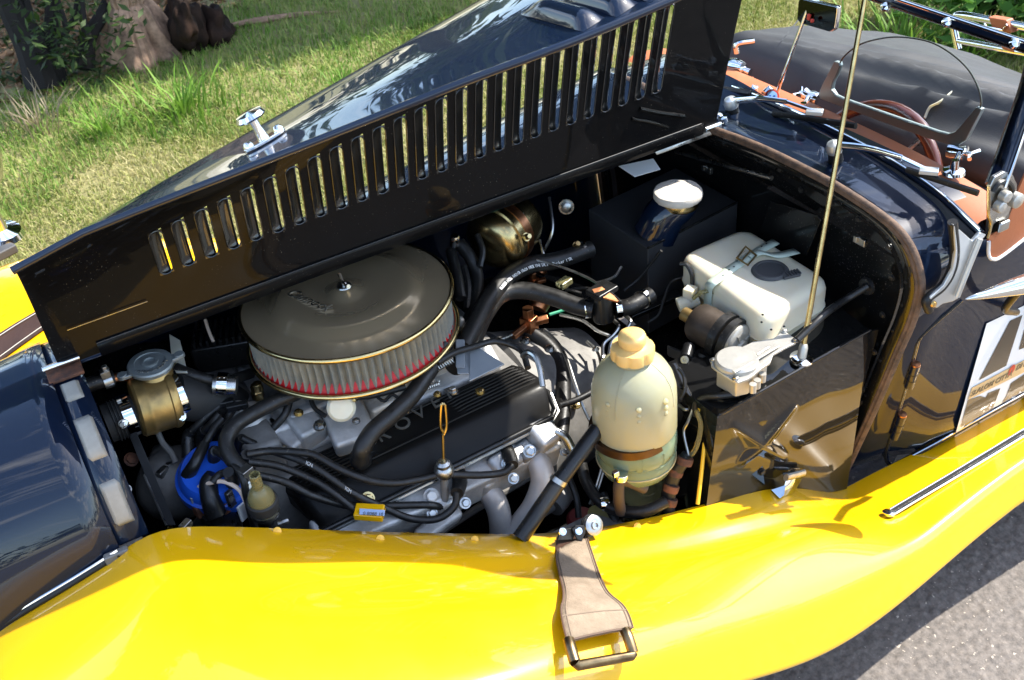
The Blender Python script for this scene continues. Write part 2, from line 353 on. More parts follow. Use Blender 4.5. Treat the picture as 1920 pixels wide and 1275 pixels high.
# ------------------------------------------------------------------ foliage and trees
def leafmat(name, cols): return grassmat(name, cols, 1.1)
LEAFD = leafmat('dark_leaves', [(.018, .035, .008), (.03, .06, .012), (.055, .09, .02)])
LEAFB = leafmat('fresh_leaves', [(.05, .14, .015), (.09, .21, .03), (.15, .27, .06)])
BARK = mat('dark_bark', (.013, .010, .008), .9, col2=(.007, .005, .004), vscale=14, bump=1., bscale=40)
BARKB = mat('brown_bark', (.44, .28, .18), .9, col2=(.10, .06, .04), vscale=14, bump=1., bscale=35)
CHAR = mat('charred_wood', (.010, .008, .007), .85, spec=.1, col2=(.03, .017, .012), vscale=12, bump=1., bscale=60)
def leaves(name, cents, n, size, m, parent, flat=.0):
    V, F, tn = [], [], []
    for i in range(n):
        c, rad = random.choice(cents); d = Vector((random.gauss(0, 1), random.gauss(0, 1), random.gauss(0, 1))).normalized()*rad*random.random()**.45
        p = Vector(c)+d; s = size*random.uniform(.6, 1.3); a = Vector((random.gauss(0, 1), random.gauss(0, 1), random.gauss(0, .5))).normalized(); b = a.cross(Vector((random.gauss(0, .6), random.gauss(0, .6), 1))).normalized()
        k = len(V); V += [p-a*s, p+b*s*.34, p+a*s, p-b*s*.34]; F.append((k, k+1, k+2, k+3)); tn += [random.random()]*4
    o = mesh_obj(name, V, F, m, parent, smooth=False, recalc=False); at = o.data.attributes.new('tint', 'FLOAT', 'POINT'); at.data.foreach_set('value', np.array(tn, np.float32)); return o
def thing(name, label, cat, loc=(0, 0, 0), group=None):
    o = bpy.data.objects.new(name, None); o.empty_display_size = .1; o.location = loc; COL.objects.link(o); tag(o, label, cat, group); bpy.context.view_layer.update(); return o
def child(o, p): o.parent = p; o.matrix_parent_inverse = Matrix.Translation(-Vector(p.location)); return o
def tree(base, h, crown, nl, label, name='tree', r=.12, ls=.09, m=LEAFD):
    t = thing(name, label, 'tree', base); b = Vector(base); tops = []
    tr = [b, b+Vector((.05, .03, h*.3)), b+Vector((-.05, .08, h*.62)), b+Vector((.1, 0, h*.9))]
    vf = [tube(tr, [r, r*.75, r*.55, r*.2], 10)]
    for i in range(9):
        z = random.uniform(.35, .85)*h; a = i*2.4; e = b+Vector((math.cos(a)*crown*random.uniform(.5, 1), math.sin(a)*crown*random.uniform(.5, 1), z+random.uniform(.1, .4)*h*.5))
        s = b+Vector((0, .05, z)); vf.append(tube([s, (s+e)/2+Vector((0, 0, .1)), e], [r*.4, r*.1], 6)); tops.append((e, crown*.42))
        tops.append(((s+e)/2, crown*.3))
    child(mesh_obj('trunk', *join(*vf), BARK, None), t); child(leaves('crown', tops, nl, ls, m, None), t); return t
# dark many-stemmed shrub at the left edge
sh = thing('shrub', 'dark many-stemmed shrub in deep shade beside the brown tree trunk', 'shrub', (.42, 4.15, .05))
def st(pts, r): child(mesh_obj('stem', *tube([gzn(*q) if len(q) == 3 else Vector(q) for q in pts], r, 8), BARK, None), sh)
b0 = gzn(75, 150, .05)
def up(a, b, z, y): p = gyn(a, b, y); return p
yS = gzn(90, 160, .06).y
for px, r in ([((85, 165), (60, 90), (25, 20), (-10, -60)), (.085, .05)], [((110, 165), (95, 90), (98, 30), (90, -60)), (.05, .025)], [((160, 130), (165, 75), (195, 20), (215, -40)), (.045, .02)],
              [((165, 75), (155, 30), (150, -40)), (.022, .012)], [((100, 85), (125, 55), (140, 30), (150, -30)), (.022, .01)], [((125, 55), (112, 10), (95, -40)), (.014, .008)], [((70, 110), (60, 50), (45, -20)), (.03, .014)]):
    child(mesh_obj('stem', *tube([gyn(a, b, yS+.05*i) for i, (a, b) in enumerate(px)], r, 8), BARK, None), sh)
cs = []
for k in range(11):
    cs.append((gyn(random.uniform(-60, 215), random.uniform(-120, 70), yS+random.uniform(-.25, .5)), .16))
for k in range(9): cs.append((gyn(random.uniform(-60, 190), random.uniform(90, 170), yS+random.uniform(-.1, .3)), .13))
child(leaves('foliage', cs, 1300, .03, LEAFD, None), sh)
# brown tree trunk with flared root
tb = gzn(268, 100, .06)
tt = thing('tree', 'brown shaggy-barked tree trunk with flared root beside the shrub', 'tree', tb)
rows = []
for i, (z, r) in enumerate([(-.06, .23), (.0, .205), (.05, .18), (.10, .16), (.15, .14), (.20, .12), (.235, .105), (.25, .09), (.28, .098), (.4, .095), (.8, .09), (1.6, .08), (3., .06)]):
    rr = []
    for t in np.linspace(0, 2*np.pi, 90, endpoint=False):
        c_, s_ = math.cos(t), math.sin(t); q = 1+.22*noise.noise((c_*2, s_*2, z*3))+.13*noise.noise((c_*9, s_*9, z*5))+.07*noise.noise((c_*22, s_*22, z*7)); rr.append(tb+Vector((r*c_*q, r*s_*q, z)))
    rows.append(rr)
child(mesh_obj('trunk', *grid(rows, True), BARKB, None), tt)
cs = [(tb+Vector((random.uniform(-1.3, 1.4), random.uniform(-.6, 1.4), random.uniform(2.2, 3.6))), .5) for i in range(14)]
child(leaves('crown', cs, 5000, .09, LEAFD, None), tt)
# burnt log: a lying stump with lobes
lg = gzn(360, 62, .06)
def blob(c, r, ax, sq=(1, 1, 1), n=20, seed=0, amp=.3):
    rows = []
    for i in range(n//2+1):
        ph = math.pi*i/(n//2); rr = []
        for j in range(n):
            th = 2*math.pi*j/n; d = Vector((math.sin(ph)*math.cos(th), math.sin(ph)*math.sin(th), math.cos(ph))); q = 1+amp*noise.noise(d*1.6+Vector((seed, 0, 0)))
            rr.append(Vector(c)+Vector((d.x*r*sq[0]*q, d.y*r*sq[1]*q, d.z*r*sq[2]*q)))
        rows.append(rr)
    return grid(rows, True)
def burr(a, b, z, r, sq, seed): return blob(gzn(a, b, z), r, 0, sq, 36, seed, .55)
lgv = join(burr(338, 66, .08, .13, (1.2, .9, .9), 1), burr(350, 52, .17, .10, (.8, .8, 1.4), 4), burr(346, 40, .27, .06, (.8, .8, 1.7), 6), burr(378, 60, .10, .11, (1.5, .8, .8), 9), burr(405, 56, .11, .085, (.9, 1, 1.3), 12))
tag(mesh_obj('burnt_log', *lgv, CHAR, None), 'charred black log lying on the grass beside the brown trunk', 'log')
tag(mesh_obj('fallen_branch', *tube([gzn(435, 48, .06), gzn(480, 40, .07), gzn(560, 28, .06), gzn(640, 22, .05)], [.014, .02, .016, .006], 8), BARKB, None), 'thin fallen branch lying on the verge right of the burnt log', 'branch')
# bright leafy bush behind the car at the top right
bb = gzn(1870, 55, .05); bs = thing('bush', 'fresh green leafy bush behind the chrome luggage rack', 'bush', bb)
cs = [(bb+Vector((random.uniform(-.35, .5), random.uniform(-.3, .5), random.uniform(.1, .5))), .15) for i in range(26)]
child(leaves('foliage', cs, 1900, .05, LEAFB, None), bs)
for i in range(7): child(mesh_obj('stem', *tube([bb+Vector((random.uniform(-.1, .1), random.uniform(-.1, .1), 0)), bb+Vector((random.uniform(-.3, .4), random.uniform(-.2, .4), .5))], [.008, .004], 6), BARK, None), bs)
# trees past the top of the frame: they cast the shade on the verge and are seen mirrored in the bonnet
TREES = [((7.6, 6.3, 0), 6, 2.2, 'broad leafy tree standing behind the bush'), ((3.2, 8.6, 0), 7, 2.2, 'tall leafy tree mirrored at the middle of the bonnet'), ((6.2, 11, 0), 9, 2.8, 'tallest leafy tree at the back of the lawn'),
         ((.2, 9.8, 0), 7, 2.3, 'leafy tree far behind the brown trunk'), ((10.5, 9.5, 0), 9, 2.8, 'leafy tree farthest behind the car'), ((5.2, 7.4, 0), 6.5, 2.1, 'dense leafy tree between the bush and the tallest tree'),
         ((1.8, 11.5, 0), 9, 2.7, 'leafy tree deep in the wood beyond the burnt log'), ((-2.6, 9, 0), 7, 2.4, 'leafy tree to the left of the dark shrub')]
sh_t = thing('tree', 'dark leafy tree at the edge of the lawn, shading the verge', 'tree', (4.7, 4.5, 0))
child(mesh_obj('trunk', *join(tube([(4.7, 4.5, 0), (4.6, 4.45, 1.2), (4.2, 4.3, 2.2), (3.6, 4.1, 3.0)], [.14, .1, .05], 10), tube([(4.6, 4.45, 1.3), (4.2, 3.8, 2.2), (3.4, 3.5, 2.8)], [.07, .03], 8), tube([(4.6, 4.45, 1.4), (4.9, 5.2, 2.4), (4.4, 5.6, 3.2)], [.07, .03], 8)), BARK, None), sh_t)
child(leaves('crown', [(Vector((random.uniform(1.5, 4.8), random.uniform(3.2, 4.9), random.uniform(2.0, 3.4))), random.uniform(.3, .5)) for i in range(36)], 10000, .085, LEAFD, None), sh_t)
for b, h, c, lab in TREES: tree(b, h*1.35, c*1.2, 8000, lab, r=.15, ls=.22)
# far-off wood all round, one mass
cs = []
for i in range(150):
    a = 2*math.pi*i/150+random.uniform(-.02, .02); d = random.uniform(26, 32)
    if -2.6 < math.atan2(math.sin(a-.0), math.cos(a-.0)) < -.5: d += 12
    cs.append((Vector((math.cos(a)*d, math.sin(a)*d, random.uniform(1.2, 3.8))), random.uniform(1.3, 2.4)))
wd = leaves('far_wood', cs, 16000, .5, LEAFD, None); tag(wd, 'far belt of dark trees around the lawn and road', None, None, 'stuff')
for o_ in [q for q in COL.objects if q.parent is None and q.type in ('MESH', 'EMPTY')]: o_.location.z += G
bpy.context.view_layer.update()
# ================================================================== THE CAR
car = thing('sports_car', 'yellow and midnight blue vintage open sports car with its bonnet raised', 'car', (0, 0, 0))
lerp = lambda a, b, t: a+(b-a)*t
# plan line and height of the inner wing edge (bottom of the bonnet side)
IX = [-.30, -.15, -.023, .035, .152, .333, .597, .758, .885, 1.018, 1.177]
IP = {}
def yin(x): return float(np.interp(x, [-.35, -.2, -.02, .25, .5, .75, .9, 1.05, 1.177, 1.4, 2.6], [-.20, -.215, -.226, -.295, -.36, -.41, -.428, -.43, -.42, -.445, -.45]))
def inner_px(a, b):
    x = .3
    for _ in range(60): x = .5*x+.5*ony(a, b, yin(x)).x
    return ony(a, b, yin(x))
EP = [inner_px(*q) for q in [(252, 1012), (290, 993), (330, 986), (420, 987), (500, 990), (620, 994), (740, 998), (890, 1001), (1040, 1000), (1120, 990), (1200, 975), (1320, 945), (1440, 915), (1500, 915), (1570, 925)]]
ex = [p.x for p in EP]; ez = [p.z for p in EP]
def zin(x):
    if x < ex[0]: return float(np.interp(x, [-.6, -.35, -.231, -.127, -.057, ex[0]], [.60, .66, .714, .744, .766, ez[0]]))
    return float(np.interp(x, ex+[1.24, 1.45, 3], ez+[.365, .385, .385]))
def yout(x): return float(np.interp(x, [-.6, -.2, .2, .58, .91, 1.10, 1.26, 1.465, 3], [-.76, -.76, -.74, -.71, -.69, -.667, -.64, -.615, -.60]))
def zout(x): return float(np.interp(x, [-.6, -.35, -.15, .1, .35, .58, .75, .91, 1.10, 1.26, 3], [.48, .66, .73, .72, .645, .548, .448, .378, .364, .358, .358]))

_gx = np.linspace(-.8, 3, 761)
def smoothed(f, sg):
    v = np.array([f(float(x)) for x in _gx]); k = np.arange(-60, 61)*.005; g = np.exp(-.5*(k/sg)**2); g /= g.sum(); s_ = np.convolve(np.pad(v, 60, mode='edge'), g, 'valid'); return lambda x: float(np.interp(x, _gx, s_))
yin, zin, yout, zout = smoothed(yin, .035), smoothed(zin, .028), smoothed(yout, .09), smoothed(zout, .09)
# ---- wings
def wing_rows(s):
    rows = []
    for x in np.r_[np.linspace(-.62, 1.3, 110), np.linspace(1.34, 2.6, 16)]:
        yi, zi, yo, zo = yin(x), zin(x), yout(x), zout(x); rr = []
        flat = float(sstep(.85, 1.2, x)); crown = .045*(1-flat)+.004*flat
        up = .02*(1-float(sstep(.2, .9, x)))
        rr.append(Vector((x, yi+.004, zi-.03))); rr.append(Vector((x, yi, zi)))
        for t in np.linspace(.04, 1, 26):
            z = lerp(zi, zo+.062, t)+crown*4*t*(1-t)*(.6+.4*t) - .016*(1-flat)*math.exp(-((t-.36)/.10)**2)*float(sstep(-.1, .3, x))
            z -= .07*max(0, (t-.84)/.16)**2.4
            rr.append(Vector((x, lerp(yi, yo, t), z)))
        l = rr[-1]; rr += [l+Vector((0, -.004, -.008)), l+Vector((0, -.002, -.016)), l+Vector((0, .012, -.02)), l+Vector((0, .03, -.012))]
        rows.append([Vector((v.x, v.y*s, v.z)) for v in rr])
    return grid(rows)
WR = wing_rows(1)
part('wing', WR, YEL, label='near yellow wing running into the running board', recalc=True, ang=60)
part('wing', wing_rows(-1), YEL, label='far yellow wing', ang=60)
from mathutils.bvhtree import BVHTree
WB = BVHTree.FromPolygons(WR[0], WR[1])
def onwing(a, b, lift=0.):
    d = ray(a, b).normalized(); h = WB.ray_cast(CP, d); p = h[0] if h[0] is not None else onz(a, b, .5)
    n = h[1] if h[1] is not None else Vector((0, 0, 1)); n = n if n.z > 0 else -n
    return p+n*lift, n
# running board tread strip (near), three ribs on a base
a0, n0 = onwing(1666, 968, .003); a1 = onwing(1800, 888, .003)[0]; a2 = onwing(1925, 812, .003)[0]; dd = (a2-a1).normalized()
sp = spline([a0, a1, a2, a2+dd*.4, a2+dd*.8], 8); ts = part('tread_strip', tube(sp, .011, 10, flat=.35, sm=False), RUB)
for k in (-1, 0, 1): part('rib', tube([p+Vector((0, k*.006, .0035)) for p in sp], .0021, 6, sm=False), CHROME if k else RUB, ts)
part('end_cap', lathe([(.0001, 0), (.011, .0), (.012, .005), (.008, .008), (.0001, .0085)], a0+n0*.001, n0, 16), CHROME, ts)

# ---- cowl (radiator surround)
def prof_front(n=9): return [(0, .952), (-.06, .949), (-.115, .937), (-.155, .916), (-.185, .888), (-.205, .857), (-.217, .831), (-.223, .808), (-.226, .786)]
def prof_rear(): return [(0, .966), (-.15, .966), (-.30, .962), (-.405, .952), (-.478, .925), (-.510, .870), (-.497, .73), (-.462, .54), (-.42, .352)]
def prof(x, ext=0.):
    t = (x+.03)/1.22; P = [(lerp(a[0], b[0], t), lerp(a[1], b[1], t)) for a, b in zip(prof_front(), prof_rear())]
    sh_ = P[5]; rim = (yin(x)-ext*.02, zin(x)+.003-ext*(.02+.03*max(0, t))); o = P[:6]
    for k, q in enumerate((.27, .6, 1.)):
        bow = .018*math.sin(math.pi*q)*max(0, t); o.append((lerp(sh_[0], rim[0], q)-bow, lerp(sh_[1], rim[1], q)))
    return o
def dense(P, n=6): return [(v.x, v.y) for v in spline([Vector((a, b, 0)) for a, b in P], n)]
rows = []
for x in np.linspace(-.62, -.045, 18):
    s = (x+.045)/-.575; rr = []
    for y, z in dense(prof_front()):
        zb = zin(x) if x > -.5 else zin(-.5); f = (.952-z)/(.952-.786); zt = .952-.03*s-.09*s*s; k = 1-.16*s
        rr.append(Vector((x, y*k, zt-f*(zt-zb+.004))))
    full = rr+[Vector((v.x, -v.y, v.z)) for v in rr[-2::-1]] if False else [Vector((v.x, -v.y, v.z)) for v in rr[:0:-1]]+rr
    rows.append(full)
cowl = part('cowl', grid(rows), PAINT, label='midnight blue radiator cowl', ang=50, solid=.002)
# recessed flange the bonnet closes on, with pads
PF = dense(prof_front())
def flange(x0, x1, dz, sc_=1.):
    rows = []
    for x in (x0, x1): rows.append([Vector((x, -y*.985, z-dz)) for y, z in PF[:0:-1]]+[Vector((x, y*.985, z-dz)) for y, z in PF])
    return grid(rows)
fl = part('flange', flange(-.047, -.002, .006), PAINT, cowl, solid=.0025)
step = []
for x, k in ((-.046, 1.0), (-.0462, .975)): step.append([Vector((x, y*k, z-(.007 if k < 1 else 0))) for y, z in PF])
part('front_diaphragm', grid([[Vector((-.01, y*.97, z-.012)) for y, z in PF], [Vector((-.01, y*.83, z-.085)) for y, z in PF]]), BAY, cowl)
def arc(P, a, b, n=8):
    q = [Vector((0, y, z)) for y, z in P]; d = [0]
    for i in range(1, len(q)): d.append(d[-1]+(q[i]-q[i-1]).length)
    out_ = []
    for s in np.linspace(a, b, n):
        s *= d[-1]; out_.append((float(np.interp(s, d, [v.y for v in q])), float(np.interp(s, d, [v.z for v in q]))))
    return out_
for a, b, lab in ((.11, .25, None), (.36, .585, None), (.69, .905, None)):
    A = arc(PF, a, b, 10); rows = []
    for k, x in enumerate(np.linspace(-.038, -.012, 7)):
        rw = []
        for i, (y, z) in enumerate(A):
            u, v = abs(k-3)/3, abs(i-4.5)/4.5; hgt = .0055*(1-max(u, v)**8); ln = math.hypot(y, z-.80); rw.append(Vector((x, y*.985-.9*hgt*abs(y)/.22, z-.006+hgt*(1-abs(y)/.3))))
        rows.append(rw)
    part('rubbing_pad', grid(rows), FOAM, cowl, solid=.004)
# hinge at cowl top, rusty bracket
h0 = Vector((-.025, 0, .9535))
hb = part('hinge_bracket', box(h0+Vector((0, -.006, -.004)), (.05, .05, .006)), RUST, cowl, bevel=.002)
part('hinge_pin', tube([h0+Vector((-.027, -.003, .006)), h0+Vector((.026, -.003, .0065))], .0045, 12, sm=False), CHROME, cowl)
part('rusty_patch', box(onz(222, 1048, .765)+Vector((0, 0, 0)), (.034, .012, .03)), GALU, cowl, bevel=.003)
# bead between cowl and wing
bp = [Vector((x, yin(x)*(1-.16*(x+.045)/-.575)-.006, zin(x)+.004)) for x in np.linspace(-.5, -.048, 14)]
bd = part('cowl_bead', tube(bp, .006, 10, sm=False), RUB); part('bright_bead', tube([p+Vector((0, -.001, .007)) for p in bp], .0022, 8, sm=False), CHROME, bd)

# ---- bonnet
HR = 94*math.pi/180
def hz(x): return lerp(.952, .966, (x+.03)/1.22)
def opened(x, y, z):
    dy, dz = y, z-hz(x); c, s = math.cos(HR), math.sin(HR); return Vector((x, dy*c+dz*s, -dy*s+dz*c+hz(x)))
def arcpt(x, s):                                # point at arc length s (metres) from the hinge on the closed near half
    P = dense(prof(x, 1.), 8); d = 0
    for i in range(1, len(P)):
        l = math.hypot(P[i][0]-P[i-1][0], P[i][1]-P[i-1][1])
        if d+l >= s or i == len(P)-1:
            t = min(1, (s-d)/max(l, 1e-6)); return (lerp(P[i-1][0], P[i][0], t), lerp(P[i-1][1], P[i][1], t))
        d += l
def arclen(x):
    P = dense(prof(x, 1.), 8); return sum(math.hypot(P[i][0]-P[i-1][0], P[i][1]-P[i-1][1]) for i in range(1, len(P)))
NL = 26; LX = np.linspace(.148, 1.022, NL); LW = .021
def louv_s(x): return .088+.020*(x-.15), (.088+.020*(x-.15))+lerp(.078, .150, min(1, max(0, (x-.15)/.7)))
xr = lambda x, s: x+.28*min(max(s, 0), .3)*max(0, (x-.2)/1.0)       # rear edge sweeps back a little down the side
def sheet_pts(x, svals):
    al = arclen(x); return [opened(xr(x, s), *((lambda q: q)(arcpt(x, s)))) for s in svals]
xs = [-.03]; slot = []
for x in LX: xs += [x, x+LW]; slot.append(len(xs)-2)
xs += [1.06, 1.10, 1.15, 1.19]; xs.insert(1, .06); slot = [i+1 for i in slot]; xs.insert(2, .11); slot = [i+1 for i in slot]
rows = []; NS_IN, NS_L, NS_OUT = 5, 4, 22
def srow(x):
    s0, s1 = louv_s(x); al = arclen(x)
    return list(np.linspace(0, s0, NS_IN+1))+list(np.linspace(s0, s1, NS_L+1))[1:]+list(np.linspace(s1, al, NS_OUT+1))[1:]
for x in xs: rows.append(sheet_pts(x, srow(x)))
V, F = grid(rows); m_ = len(rows[0]); keep = []
holes = set(slot)
for i in range(len(rows)-1):
    for j in range(m_-1):
        if i in holes and NS_IN <= j < NS_IN+NS_L: continue
        keep.append((i*m_+j, i*m_+j+1, (i+1)*m_+j+1, (i+1)*m_+j))
# inside skin faces the viewer; outside skin sits 2 mm behind it along the sheet normal
def skin(V, F, d):
    n = [Vector() for _ in V]
    for f in F:
        a, b, c = V[f[0]], V[f[1]], V[f[2]]; q = (b-a).cross(c-a)
        for i in f: n[i] += q
    return [v+q.normalized()*d if q.length > 0 else v for v, q in zip(V, n)]
tst = skin(V, keep, .001)[m_*3+2]-V[m_*3+2]; sg = 1 if tst.y < 0 else -1     # +sg is the inside (towards the viewer on the top panel)
bonnet = part('bonnet', (V, keep), INNER, label='raised near half of the bonnet, black underside with a row of louvres', recalc=False, ang=60)
bonnet.data.name = 'bonnet_inside'
Vo = skin(V, keep, -sg*.0022)
part('outer_skin', (Vo, [f[::-1] for f in keep]), PAINT, bonnet, recalc=False, ang=60)
def edge_strip(idx):
    k = len(idx); P = [V[i] for i in idx]+[Vo[i] for i in idx]; return P, [(i, i+1, k+i+1, k+i) for i in range(k-1)]
n_r = len(rows)
part('edge', join(edge_strip([j for j in range(m_)]), edge_strip([(n_r-1)*m_+j for j in range(m_)])), PAINT, bonnet)
rim = [rows[i][-1] for i in range(n_r)]
part('rim_bead', tube([p+Vector((0, -.001, -.001)) for p in rim], .0052, 12, sm=False), PAINT, bonnet)
# louvres: pressed hoods open at their rear edge
def inplane(x, s):
    p = opened(xr(x, s), *arcpt(x, s)); q = opened(xr(x, s+.004), *arcpt(x, s+.004)); r_ = opened(xr(x+.004, s), *arcpt(x+.004, s)); n = (q-p).cross(r_-p).normalized(); return p, (n if n.y > 0 else -n)
for x in LX:
    s0, s1 = louv_s(x); rr = []
    NSL, NXL = 14, 6
    for i in range(NSL+1):
        t = i/NSL; s = lerp(s0-.004, s1+.004, t); end = min(1, min(t, 1-t)/.12); prof_h = math.sin(end*math.pi/2)**.7
        rw = []
        for j in range(NXL+1):
            u = j/NXL; xx = x-.003+u*(LW+.0005); p, n = inplane(xx, s); rw.append(p+n*(.0022+.0078*prof_h*math.sin(u*math.pi/2)**.8))
        rr.append(rw)
    pill = []; rp = LW*.5
    for k in range(9): a_ = math.pi*k/8; pill.append((x+rp-rp*math.cos(a_), s0+rp*.9-rp*.9*math.sin(a_)))
    for k in range(9): a_ = math.pi*k/8; pill.append((x+rp+rp*math.cos(a_), s1-rp*.9+rp*.9*math.sin(a_)))
    pp = [inplane(a, b) for a, b in pill]; ring_ = tube([p-n*.0002 for p, n in pp], .0011, 6, closed=True)
    cor = []
    for lo, hi, cs_ in ((0, 4, (x, s0)), (4, 8, (x+LW, s0)), (9, 13, (x+LW, s1)), (13, 17, (x, s1))):
        c0_ = inplane(*cs_); cor.append(([c0_[0]-c0_[1]*.0001]+[p-n*.0001 for p, n in pp[lo:hi+1]], [(0, k+1, k+2) for k in range(hi-lo)]))
    part('louver', grid(rr), LOUV, bonnet, solid=.001, ang=70)
    part('louver_edge', join(ring_, *cor), LOUV, bonnet, recalc=False)
# stiffening ribs, angle strip by the hinge, hinge strip and its rear leaf
def hp(x, s, off=.003):
    p, n = inplane(x, s); return p-n*off
st_ = part('hinge_strip', grid([[hp(x, s, o) for x in np.linspace(.03, 1.155, 40)] for s, o in ((.0, .010), (.018, .004), (.019, .002))]), INNER, bonnet, solid=.0015)
part('edge_lip', tube([hp(x, .019, .0035) for x in np.linspace(.03, 1.15, 20)], .0009, 6, sm=False), DGREY, bonnet)
0 and part('stiffener', grid([[hp(x, s, .0035) for x in np.linspace(.0, .118, 8)] for s in (.012, .03, .042, .056)]), INNER, bonnet, solid=.0015)
part('stiffener_edge', tube([hp(x, .057, .004) for x in np.linspace(.0, .118, 8)], .0009, 6, sm=False), STEEL, bonnet)
part('hinge_leaf', grid([[Vector((x, y, hz(x)+z)) for x in (1.045, 1.1, 1.172)] for y, z in ((-.013, -.004), (-.001, .004), (.004, .012))]), STEEL, bonnet, solid=.0015)
part('hinge_pin', tube([Vector((1.165, -.002, hz(1.17)+.004)), Vector((1.20, -.002, hz(1.2)+.004))], .0055, 12, sm=False), CHROME, bonnet)
0 and part('reinforcing_patch', grid([[hp(x, s, .0032) for x in (1.075, 1.115, 1.165)] for s in (.012, .03, .05)]), INNER, bonnet, solid=.001)
part('drain_rib', tube([hp(.985, .075, .002), hp(1.03, .056, .002), hp(1.07, .035, .002)], .003, 8), INNER, bonnet); part('drain_rib', tube([hp(1.0, .088, .002), hp(1.05, .066, .002), hp(1.105, .045, .002)], .004, 8), INNER, bonnet)
# side scoops on the outside of the raised half, and the bonnet catch standing on it
def pix(p): d = p-CP; k = d.dot(_f); return (960+FPX*d.dot(RG)/k, 637.5-FPX*d.dot(UPV)/k)
def on_outer(a, b):
    best = None
    for x in np.linspace(.45, 1.1, 53):
        al = arclen(x)
        for q in np.linspace(.55, .97, 30):
            u = pix(opened(xr(x, al*q), *arcpt(x, al*q))); e = (u[0]-a)**2+(u[1]-b)**2
            if best is None or e < best[0]: best = (e, float(x), float(q))
    return best[1:]
(xa, qa), (xb, qb) = on_outer(1146, 38), on_outer(1202, 13); pit = max(.04, xb-xa)
for k_ in range(5):
    x = xa+pit*k_
    if x > 1.12: break
    rr = []; al = arclen(x); s1_ = al*qa; s0_ = s1_-.15
    for i in range(21):
        t = i/20; s = lerp(s0_, s1_, t); e = math.sin(min(1, min(t/.35, (1-t)/.14))*math.pi/2); rw = []
        for j in range(9):
            u = j/8; p, n = inplane(x-.034+u*.034, s); rw.append(p+(n if n.z > 0 else -n)*(.0026+.017*e*math.sin(u*math.pi)**.7))
        rr.append(rw)
    part('side_scoop', grid(rr), PAINT, bonnet, ang=70)
cb = onp(500, 263, opened(.29, *arcpt(.29, arclen(.29)*.93)), Vector((0, -.45, 1)).normalized())
P5, N5 = inplane(.283, arclen(.283)*.9); N5 = N5 if N5.z > 0 else -N5
cb = onp(498, 266, P5+N5*.003, N5)
ct = part('bonnet_catch', join(lathe([(.0001, 0), (.0085, 0), (.007, .008), (.0055, .02), (.006, .031), (.012, .034)], cb, N5+Vector((-.05, .0, 0)), 24), lathe([(.0001, .033), (.018, .0335), (.020, .036), (.017, .041), (.0001, .043)], cb, N5+Vector((-.05, 0, 0)), 28)), CHROME, bonnet)
dx = Vector((1, .15, .2)); dx = (dx-N5*dx.dot(N5)).normalized(); dy_ = N5.cross(dx)
V2 = [cb+dx*(.030*math.cos(t))+dy_*(.010*math.sin(t)) for t in np.linspace(0, 2*math.pi, 28, endpoint=False)]
part('escutcheon', prism(V2, N5*.005), CHROME, bonnet, bevel=.0015)
for k in (-1, 1): part('dome_screw', lathe([(.007, 0), (.0066, .003), (.004, .006), (.0001, .007)], cb+dx*(.022*k)+N5*.005, N5, 16), CHROME, bonnet)
# far half stays closed (mirrored profile)
rr = []
for x in np.r_[np.linspace(-.03, 1.19, 24), 1.215]: rr.append([Vector((x+.03*min(1, i/12)*max(0, x-.2), -y*.99, z-.004)) for i, (y, z) in enumerate(dense(prof(x), 3))])
part('bonnet_far_half', grid(rr), PAINT, solid=.002, ang=60, label='closed far half of the bonnet')
# ================================================================== SCUTTLE, BULKHEAD, DOOR, SCREEN
# scuttle edge traced where the bonnet lands on it, in the (slightly raked) plane x = 1.19 .. 1.23
def scx(y): return 1.188+.085*min(.5, abs(y))
SE = []
for a, b in [(1340, 242), (1420, 272), (1500, 310), (1570, 347), (1640, 392), (1685, 428), (1712, 466), (1727, 512), (1728, 550), (1712, 605), (1690, 655), (1660, 725), (1630, 792), (1598, 860), (1570, 922)]:
    y = -.3
    for _ in range(40): y = .5*y+.5*onx(a, b, scx(y)).y
    SE.append(onx(a, b, scx(y)))
SE[0].y = 0
SE = spline(SE, 4)
half = SE; far = [Vector((p.x, -p.y, p.z)) for p in SE]
ring = far[:0:-1]+half
def body_x(x, p, i=None):
    d = x-1.2; z = p.z+.0; k = 1-.0*d
    return Vector((x, p.y*(1+.02*math.sin(min(1, d/.6)*math.pi/2)), z if abs(p.y) < .49 or True else z))
def scaled(p, k, dx): return Vector((p.x+dx, p.y*k, .62+(p.z-.62)*k))
# scuttle top skin: rises gently from the welting to the screen foot
rows = []
for t in np.linspace(0, 1, 7):
    rw = []
    for p in ring:
        lift = max(0, min(1, (p.z-.80)/.15)); rw.append(Vector((p.x+.004+t*.30, p.y*(1+.008*math.sin(t*1.57)), p.z+.008*math.sin(t*math.pi/2)*lift)))
    rows.append(rw)
scut = part('scuttle', grid(rows[:3]+[[Vector((a.x, a.y, a.z)) for a in rows[3]]]), PAINT, label='glossy midnight blue scuttle ahead of the windscreen', ang=60)
part('welting', tube([scaled(p, .999, -.001) for p in ring], .0062, 10, sm=False, flat=1.1), WELT, scut)
part('welting_seam', tube([scaled(p, .988, -.005) for p in ring], .0042, 8, sm=False), WELT, scut)
fl_rows = [[scaled(p, k, d) for p in ring] for k, d in ((.988, -.002), (.94, .0), (.915, .0))]
part('bulkhead_flange', grid(fl_rows), BAY, scut, ang=30, solid=.002)
part('flange_lip', tube([scaled(p, .914, .002) for p in ring], .0035, 8, sm=False), BAY, scut)
